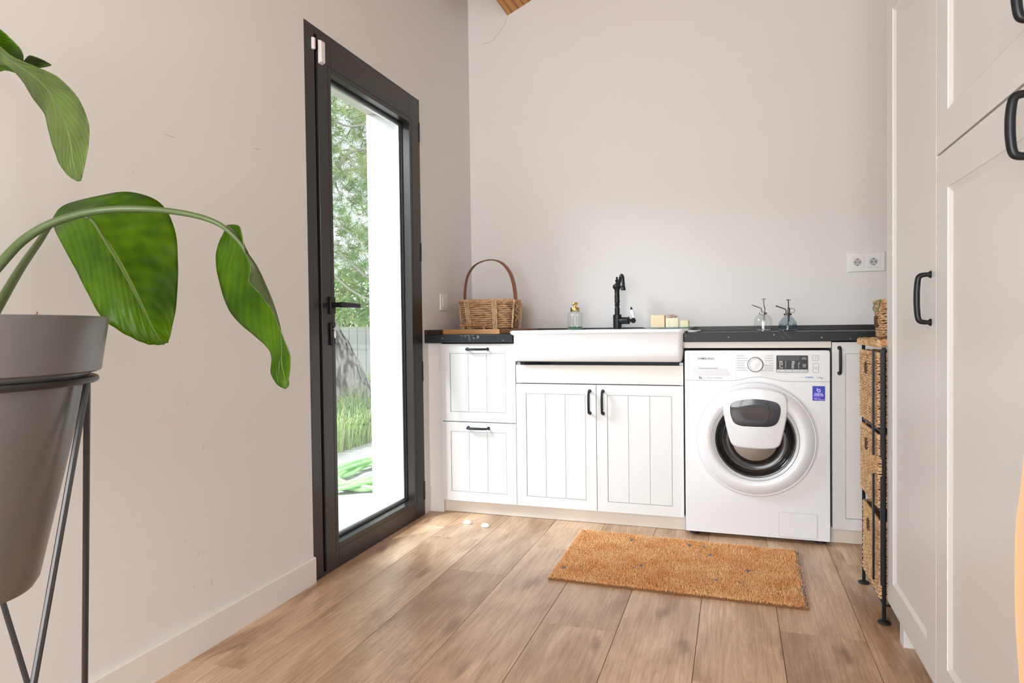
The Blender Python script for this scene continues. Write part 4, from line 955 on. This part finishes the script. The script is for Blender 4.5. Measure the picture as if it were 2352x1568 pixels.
# ------------------------------------------------------------------ two little domes on the floor
for i, (px, py) in enumerate(((1074, 1202), (1115, 1209))):
    p = on(px, py, 2, 0)
    b = MB(); lp = []
    for r_, h_ in ((.021, 0), (.022, .002), (.020, .007), (.015, .012), (.008, .0155), (.001, .0165)):
        lp.append([(p[0]+r_*(1+.06*math.cos(8*2*PI*j/40))*math.cos(2*PI*j/40), p[1]+.8*r_*(1+.06*math.cos(8*2*PI*j/40))*math.sin(2*PI*j/40), .0006+h_) for j in range(40)])
    b.loft(lp); tag(b.build('ribbed_dome', 'cup_clear'), ('small white ribbed dome on the floor, nearer the glass door', 'small white ribbed dome on the floor, farther from the glass door')[i], 'door stop')

# ------------------------------------------------------------------ plant stand, pot and plant at the left
thc = math.radians(59.2); PC = np.array([CAM[0]-1.3*math.sin(thc), CAM[1]+1.3*math.cos(thc)])
zt_, zrb, zb0 = .970, .884, .55
stn = thing('plant_stand', (PC[0], PC[1], 0), 'thin black wire plant stand with zigzag legs under the grey pot', 'stand')
rg = .196; a0 = math.radians(31)
MB().tube([(PC[0]+rg*math.cos(a), PC[1]+rg*math.sin(a), .872) for a in [2*PI*i/64 for i in range(64)]], .0058, 8, closed=True).build('ring', 'stand_metal', stn)
for k in range(3):
    a = a0+k*2*PI/3; top = (PC[0]+rg*math.cos(a), PC[1]+rg*math.sin(a), .869)
    for sgn in (-1, 1):
        af = a+sgn*PI/3; ft = (PC[0]+.205*math.cos(af)+.004*sgn, PC[1]+.205*math.sin(af), .004)
        MB().tube([top, ft], .0048, 8).build('leg', 'stand_metal', stn)
pt = thing('potted_plant', (PC[0], PC[1], .55), 'large leafed green plant in a conical dark grey pot left of the door', 'plant')
MB().lathe([(.0, zb0), (.095, zb0), (.108, zb0+.004), (.1155, zb0+.016), (.187, zrb-.002), (.187, zrb), (.200, zrb), (.205, zrb+.003), (.217, zt_-.004), (.217, zt_), (.211, zt_+.001), (.206, zt_-.002), (.196, zt_-.04), (.0, zt_-.04)], (PC[0], PC[1], 0), n=96).build('pot', 'pot_grey', pt)
MB().lathe([(0, 0), (.193, 0), (.193, .008), (.1, .014), (0, .012)], (PC[0], PC[1], zt_-.0395), n=40).build('soil', 'soil', pt)
b = MB(); b.tube([at(80, 770, 1.02), at(82, 722, 1.0), at(84, 716, 1.0)], .0022, 6); b.build('dry_stub', 'flower_brown', pt)
def leaf(st, m, name='leaf', k=6, nu=9, wob=.004, seed=1):
    """st: stations (mid, left, right) each (px, py, depth). Builds a curved blade with veins."""
    rg_ = random.Random(seed)
    A = [catmull([at(*s[i]) for s in st], k) for i in range(3)]
    n = len(A[0]); V = []; UV = []
    for i in range(n):
        v = i/(n-1); mid, lf, rt = A[0][i], A[1][i], A[2][i]
        for side, E in ((-1, lf), (1, rt)):
            rng_ = range(nu, 0, -1) if side < 0 else range(0, nu+1)
            for j in rng_:
                s = j/nu; p = mid+(E-mid)*s
                nrm = ray(300, 400); nrm = nrm/np.linalg.norm(nrm)
                ln = np.linalg.norm(E-mid)
                p = p+nrm*(-.10*ln*math.sin(PI*s)*side*-1*.6)+nrm*(wob*math.sin(v*62-s*7)*s*(1-.3*s))
                V.append(p); UV.append((side*s, v))
    cols = 2*nu+1; F = []
    for i in range(n-1):
        for j in range(cols-1): a = i*cols+j; F.append((a, a+1, a+cols+1, a+cols))
    b = MB(); b.add(V, F); o = b.build(name, m, pt, ang=180)
    uvl = o.data.uv_layers.new(name='UVMap')
    for lp in o.data.loops: uvl.data[lp.index].uv = UV[lp.vertex_index]
    o.data.materials.clear(); o.data.materials.append(M['leaf_under']); o.data.materials.append(M[m]); sm = o.modifiers.new('solid', 'SOLIDIFY'); sm.thickness = .0012; sm.offset = 0; sm.material_offset = 1
    mid = A[0]; q = MB().tube(mid[1:], [max(.0007, .0036*(1-i/n)**1.0) for i in range(n-1)], 7); q.build('midrib', 'stem_green', o)
    return o
leaf([((119, 512, 1.46), (121, 514, 1.46), (120, 503, 1.46)), ((160, 494, 1.40), (134, 545, 1.37), (148, 471, 1.44)), ((205, 500, 1.36), (172, 615, 1.33), (235, 448, 1.42)),
      ((243, 555, 1.335), (203, 676, 1.31), (300, 441, 1.42)), ((275, 607, 1.32), (233, 728, 1.29), (367, 465, 1.41)), ((303, 660, 1.31), (270, 757, 1.285), (401, 525, 1.40)),
      ((327, 708, 1.31), (308, 778, 1.29), (409, 605, 1.38)), ((348, 750, 1.31), (338, 790, 1.30), (405, 700, 1.36)), ((366, 778, 1.31), (362, 792, 1.31), (393, 762, 1.33)), ((378, 789, 1.31), (377, 791, 1.31), (386, 787, 1.31))], 'leaf_green', seed=2)
leaf([((519, 517, 1.22), (516, 530, 1.22), (527, 516, 1.22)), ((540, 535, 1.22), (500, 565, 1.25), (548, 518, 1.21)), ((556, 558, 1.21), (496, 598, 1.26), (556, 540, 1.18)), ((566, 580, 1.205), (500, 630, 1.27), (562, 578, 1.17)),
      ((588, 612, 1.20), (513, 680, 1.27), (576, 612, 1.15)), ((606, 648, 1.195), (530, 718, 1.26), (572, 645, 1.14)), ((622, 685, 1.19), (556, 747, 1.25), (598, 676, 1.15)), ((635, 722, 1.19), (586, 772, 1.24), (624, 712, 1.16)),
      ((645, 762, 1.19), (613, 797, 1.22), (641, 752, 1.18)), ((648, 800, 1.19), (624, 820, 1.21), (655, 785, 1.17)), ((648, 835, 1.19), (622, 855, 1.20), (667, 820, 1.17)), ((655, 868, 1.18), (638, 884, 1.19), (665, 855, 1.17)), ((661, 889, 1.18), (656, 893, 1.18), (663, 884, 1.18))], 'leaf_green', seed=3, wob=.003)
leaf([((-92, 70, 1.22), (-93, 74, 1.22), (-91, 67, 1.22)), ((-60, 80, 1.23), (-64, 106, 1.25), (-50, 70, 1.21)), ((-10, 112, 1.24), (-20, 145, 1.26), (-5, 104, 1.22)), ((28, 140, 1.21), (18, 152, 1.23), (40, 136, 1.19)), ((70, 168, 1.19), (53, 188, 1.22), (112, 165, 1.17)), ((105, 200, 1.18), (73, 222, 1.21), (148, 190, 1.15)), ((132, 242, 1.17), (102, 262, 1.2), (183, 232, 1.14)),
      ((152, 290, 1.16), (113, 306, 1.19), (203, 285, 1.13)), ((163, 330, 1.16), (124, 343, 1.18), (203, 330, 1.13)), ((168, 368, 1.16), (140, 382, 1.17), (196, 370, 1.14)), ((176, 402, 1.16), (163, 408, 1.17), (189, 402, 1.15)), ((182, 416, 1.16), (179, 416, 1.16), (186, 415, 1.16))], 'leaf_dull', seed=4)
leaf([((-98, 62, 1.25), (-99, 66, 1.25), (-97, 58, 1.25)), ((-70, 70, 1.27), (-74, 120, 1.28), (-62, 42, 1.25)), ((-20, 90, 1.30), (-25, 165, 1.32), (-8, 62, 1.27)), ((18, 122, 1.28), (12, 162, 1.3), (30, 94, 1.25)), ((42, 148, 1.27), (36, 168, 1.28), (51, 120, 1.25)), ((56, 172, 1.26), (52, 176, 1.26), (54, 150, 1.26))], 'leaf_green', seed=5)
leaf([((54, 152, 1.3), (53, 155, 1.3), (55, 140, 1.3)), ((70, 146, 1.3), (72, 158, 1.3), (66, 128, 1.28)), ((88, 143, 1.3), (90, 156, 1.3), (82, 131, 1.28)), ((104, 146, 1.3), (105, 154, 1.3), (99, 138, 1.29)), ((118, 149, 1.3), (117, 151, 1.3), (117, 148, 1.3))], 'leaf_dull', seed=6, wob=.002)
def stem(px, r0, r1, m='stem_green'):
    P = catmull([at(*q) for q in px], 6); n = len(P)
    MB().tube(P, [r0+(r1-r0)*i/(n-1) for i in range(n)], 12).build('stem', m, pt)
stem([(-140, 905, 1.05), (-105, 780, 1.06), (-50, 670, 1.08), (0, 607, 1.1), (58, 548, 1.13), (130, 508, 1.15), (225, 484, 1.17), (330, 480, 1.18), (430, 491, 1.2), (500, 513, 1.21), (545, 550, 1.205), (566, 580, 1.20)], .0095, .0035)
stem([(-110, 905, 1.1), (-60, 800, 1.12), (-5, 705, 1.2), (45, 620, 1.3), (90, 555, 1.40), (120, 513, 1.455), (160, 494, 1.40), (205, 500, 1.355)], .0105, .0035)
stem([(-150, 905, 1.05), (-220, 500, 1.1), (-160, 130, 1.16), (-92, 70, 1.22), (-60, 80, 1.23)], .0105, .005)
stem([(-165, 905, 1.07), (-235, 500, 1.13), (-165, 110, 1.2), (-98, 62, 1.25), (-70, 70, 1.272), (-20, 90, 1.302)], .0105, .0035)

# ------------------------------------------------------------------ knotty wood at the right edge
ed = [at(x, y, d_) for x, y, d_ in [(2362, 960, .72), (2351, 1050, .715), (2344, 1120, .71), (2333, 1200, .705), (2330, 1300, .70), (2331, 1400, .70), (2335, 1480, .70), (2341, 1568, .70), (2344, 1700, .70), (2344, 1850, .7)]]
ed = catmull(ed, 4); rt = R3
b = MB(); loops = []
nx_ = np.array([0, -1., 0])
for p in ed:
    loops.append([p, p+np.array([.012, -.012, 0]), p+np.array([.03, -.115, 0]), p+np.array([.052, -.113, 0]), p+np.array([.05, .0, 0]), p+np.array([.03, .008, 0]), p+np.array([.01, .006, 0])])
zlow = loops[-1][0][2]
loops.append([(q[0], q[1], .001) for q in loops[-1]])
tag(b.loft(loops).build('pine_slab', 'knotty_pine', ang=60), 'knotty light pine board with a wavy edge at the right border', 'board')

# ------------------------------------------------------------------ outside: patio, hose, grass, trunk, pine foliage, fence
pv = struct(MB().box(-1.78, XO-.03, -6, 12, -.3, -.115).build('patio_base', 'soil_ground', smooth=False))
yy = -6.
while yy < 11.9:
    for (xa, xb) in ((-1.78, -1.08), (-1.077, XO-.032)):
        MB().box(xa+.002, xb-.002, yy+.002, yy+.898, -.114, -.1).build('paving_slab', 'paving', pv, smooth=False)
    yy += .9
struct(MB().box(-30, -1.781, -12, 30, -.35, -.12).build('garden_ground', 'soil_ground', smooth=False))
rnd = random.Random(12)
P = []
cx, cy = -1.02, .98
K_ = []
for i in range(46):
    a = i*1.13+rnd.uniform(-.25, .25); r_ = rnd.uniform(.2, .44)
    K_.append((cx+r_*.8*math.cos(a)+rnd.uniform(-.08, .08), cy+r_*1.35*math.sin(a)+rnd.uniform(-.1, .1), -.084+rnd.uniform(0, .05)))
P = catmull(K_, 7)
tag(MB().tube(P, .0142, 8).build('garden_hose', 'hose_green'), 'pale green garden hose coiled on the grey paving outside the glass door', 'hose')
# ornamental grass
N = 42000; gx = rng.uniform(-4.6, -1.74, N); gy = rng.uniform(.6, 6.5, N)
edge = np.clip((-1.74-gx)/.25, 0, 1)
clump = .55+.45*np.sin(gx*4.1+1)*np.cos(gy*3.3)
L = rng.uniform(.25, .62, N)*(.6+.4*clump); a = rng.uniform(0, 2*PI, N); bend = rng.uniform(.1, .9, N)
base = np.c_[gx, gy, np.full(N, -.12)]; dh = np.c_[np.cos(a), np.sin(a), np.zeros(N)]; sd2 = np.c_[-np.sin(a), np.cos(a), np.zeros(N)]*.0024
m1 = base+dh*(L*bend*.25)[:, None]; m1[:, 2] += L*.6
tp = base+dh*(L*bend)[:, None]; tp[:, 2] += L*(1-.35*bend)
V = np.stack([base-sd2, base+sd2, m1+sd2, m1-sd2, m1-sd2, m1+sd2, tp+sd2*.15, tp-sd2*.15], 1).reshape(-1, 3)
mat('grass_pale', (.5, .56, .3), .7)
o = big_mesh('tall_grass', V, 4, ['grass_green', 'grass_pale'], None, np.repeat(rng.random(N) < .4, 2), org=(-3, 3, -.12)); tag(o, 'tall pale green grass growing beside the patio', 'grass', kind='stuff')
# pine tree: leaning trunk, pale branches, needle tufts
tree = thing('pine_tree', (-2.75, 3.75, -.12), 'large pine tree with a leaning trunk and long needles outside the glass door', 'tree')
b0 = on(846, 985, 2, -.12); dpt = float(np.dot(b0-CAM, F2))
tk = catmull([b0+(0, 0, -.05), at(820, 920, dpt), at(790, 850, dpt-.05), at(752, 775, dpt-.1), at(700, 690, dpt-.1), at(650, 560, dpt), at(640, 380, dpt+.3), at(660, 150, dpt+.5), at(690, -100, dpt+.6)], 6)
n_ = len(tk); tb_ = MB(); loops = []
rr_ = random.Random(5)
for i, p in enumerate(tk):
    R_ = .205-.13*i/n_; 
    loops.append(p)
tb_.tube(tk, [(.215-.13*i/n_)*(1+.04*math.sin(i*1.7)) for i in range(n_)], 20); tb_.build('trunk', 'bark', tree)
for pts, r_ in (([(640, 420, 7.), (760, 395, 6.6), (800, 352, 6.5), (860, 345, 6.5), (930, 380, 6.6)], .022), ([(700, 500, 6.8), (770, 405, 6.4), (830, 385, 6.3), (880, 362, 6.3), (960, 330, 6.4)], .018), ([(800, 352, 6.5), (812, 380, 6.3), (828, 420, 6.2), (835, 470, 6.2)], .010),
                ([(660, 640, 6.6), (765, 590, 6.3), (800, 600, 6.2), (850, 640, 6.3), (900, 640, 6.4)], .016), ([(700, 560, 6.6), (775, 640, 6.2), (815, 672, 6.2), (855, 690, 6.2)], .012), ([(690, 480, 6.6), (780, 520, 6.3), (830, 560, 6.1), (845, 620, 6.1)], .010), ([(650, 250, 7), (740, 262, 6.4), (800, 290, 6.2), (870, 275, 6.2)], .014)):
    Q = catmull([at(*q) for q in pts], 6); MB().tube(Q, [r_*(1-.5*i/len(Q)) for i in range(len(Q))], 8).build('branch', 'branch_grey', tree)
T = 5200; nn_ = 34
px = rng.uniform(430, 1120, T); py = rng.uniform(-350, 745, T); dd = rng.uniform(5.6, 9.2, T)
keep = ~((py > 640) & (px < 860) & (rng.random(T) < .55))
px, py, dd = px[keep], py[keep], dd[keep]; T = len(px)
cen = CAM+(F2[None]+R3[None]*((px-1176)/FPX)[:, None]-U3[None]*((py-784)/FPX)[:, None])*dd[:, None]
okc = (cen[:, 0] < -1.3)&(cen[:, 2] > .75); cen = cen[okc]; T = len(cen)
ax = rng.normal(size=(T, 3))*[1, 1, .5]+[.2, -.3, -.25]; ax /= np.linalg.norm(ax, axis=1)[:, None]
ax = np.repeat(ax, nn_, 0); cc_ = np.repeat(cen, nn_, 0)
dv = ax*.9+rng.normal(size=ax.shape)*.5; dv /= np.linalg.norm(dv, axis=1)[:, None]
L = rng.uniform(.12, .24, len(dv)); sdv = np.cross(dv, rng.normal(size=dv.shape)); sdv /= np.linalg.norm(sdv, axis=1)[:, None]; sdv *= .0022
st0 = cc_-ax*rng.uniform(0, .14, len(dv))[:, None]
V = np.stack([st0-sdv, st0+sdv, st0+dv*L[:, None]], 1).reshape(-1, 3)
o = big_mesh('needles', V, 3, ['needle_green', 'needle_pale'], tree, np.repeat(rng.random(T) < .42, nn_), org=(-2.75, 3.75, 1)); o['kind'] = 'stuff'
# fence of grey boards behind
fe = thing('board_fence', (-6, 9, -.12), 'weathered grey board fence behind the pine trunk', 'fence')
x = -12.
while x < -1.0:
    MB().box(x, x+.19, 9.0, 9.025, -.11, 1.0).build('board', 'fence_grey', fe, smooth=False); x += .2
for z_ in (.25, .85): MB().box(-12, -1, 9.026, 9.07, z_, z_+.08).build('rail', 'fence_grey', fe, smooth=False)
hedge = MB()
N = 9000; c1 = np.c_[rng.uniform(-9, -1.5, N), rng.uniform(9.4, 11, N), rng.uniform(-.1, 2.2, N)]; d1 = rng.normal(size=(N, 3)); d1 /= np.linalg.norm(d1, axis=1)[:, None]; e1 = np.cross(d1, rng.normal(size=(N, 3))); e1 /= np.linalg.norm(e1, axis=1)[:, None]
V = np.stack([c1, c1+d1*.09+e1*.04, c1+d1*.18, c1+d1*.09-e1*.04], 1).reshape(-1, 3)
tag(big_mesh('hedge', V, 4, 'needle_green', None, org=(-5, 10, -.1)), 'dark green hedge rising behind the board fence', 'hedge', kind='stuff')
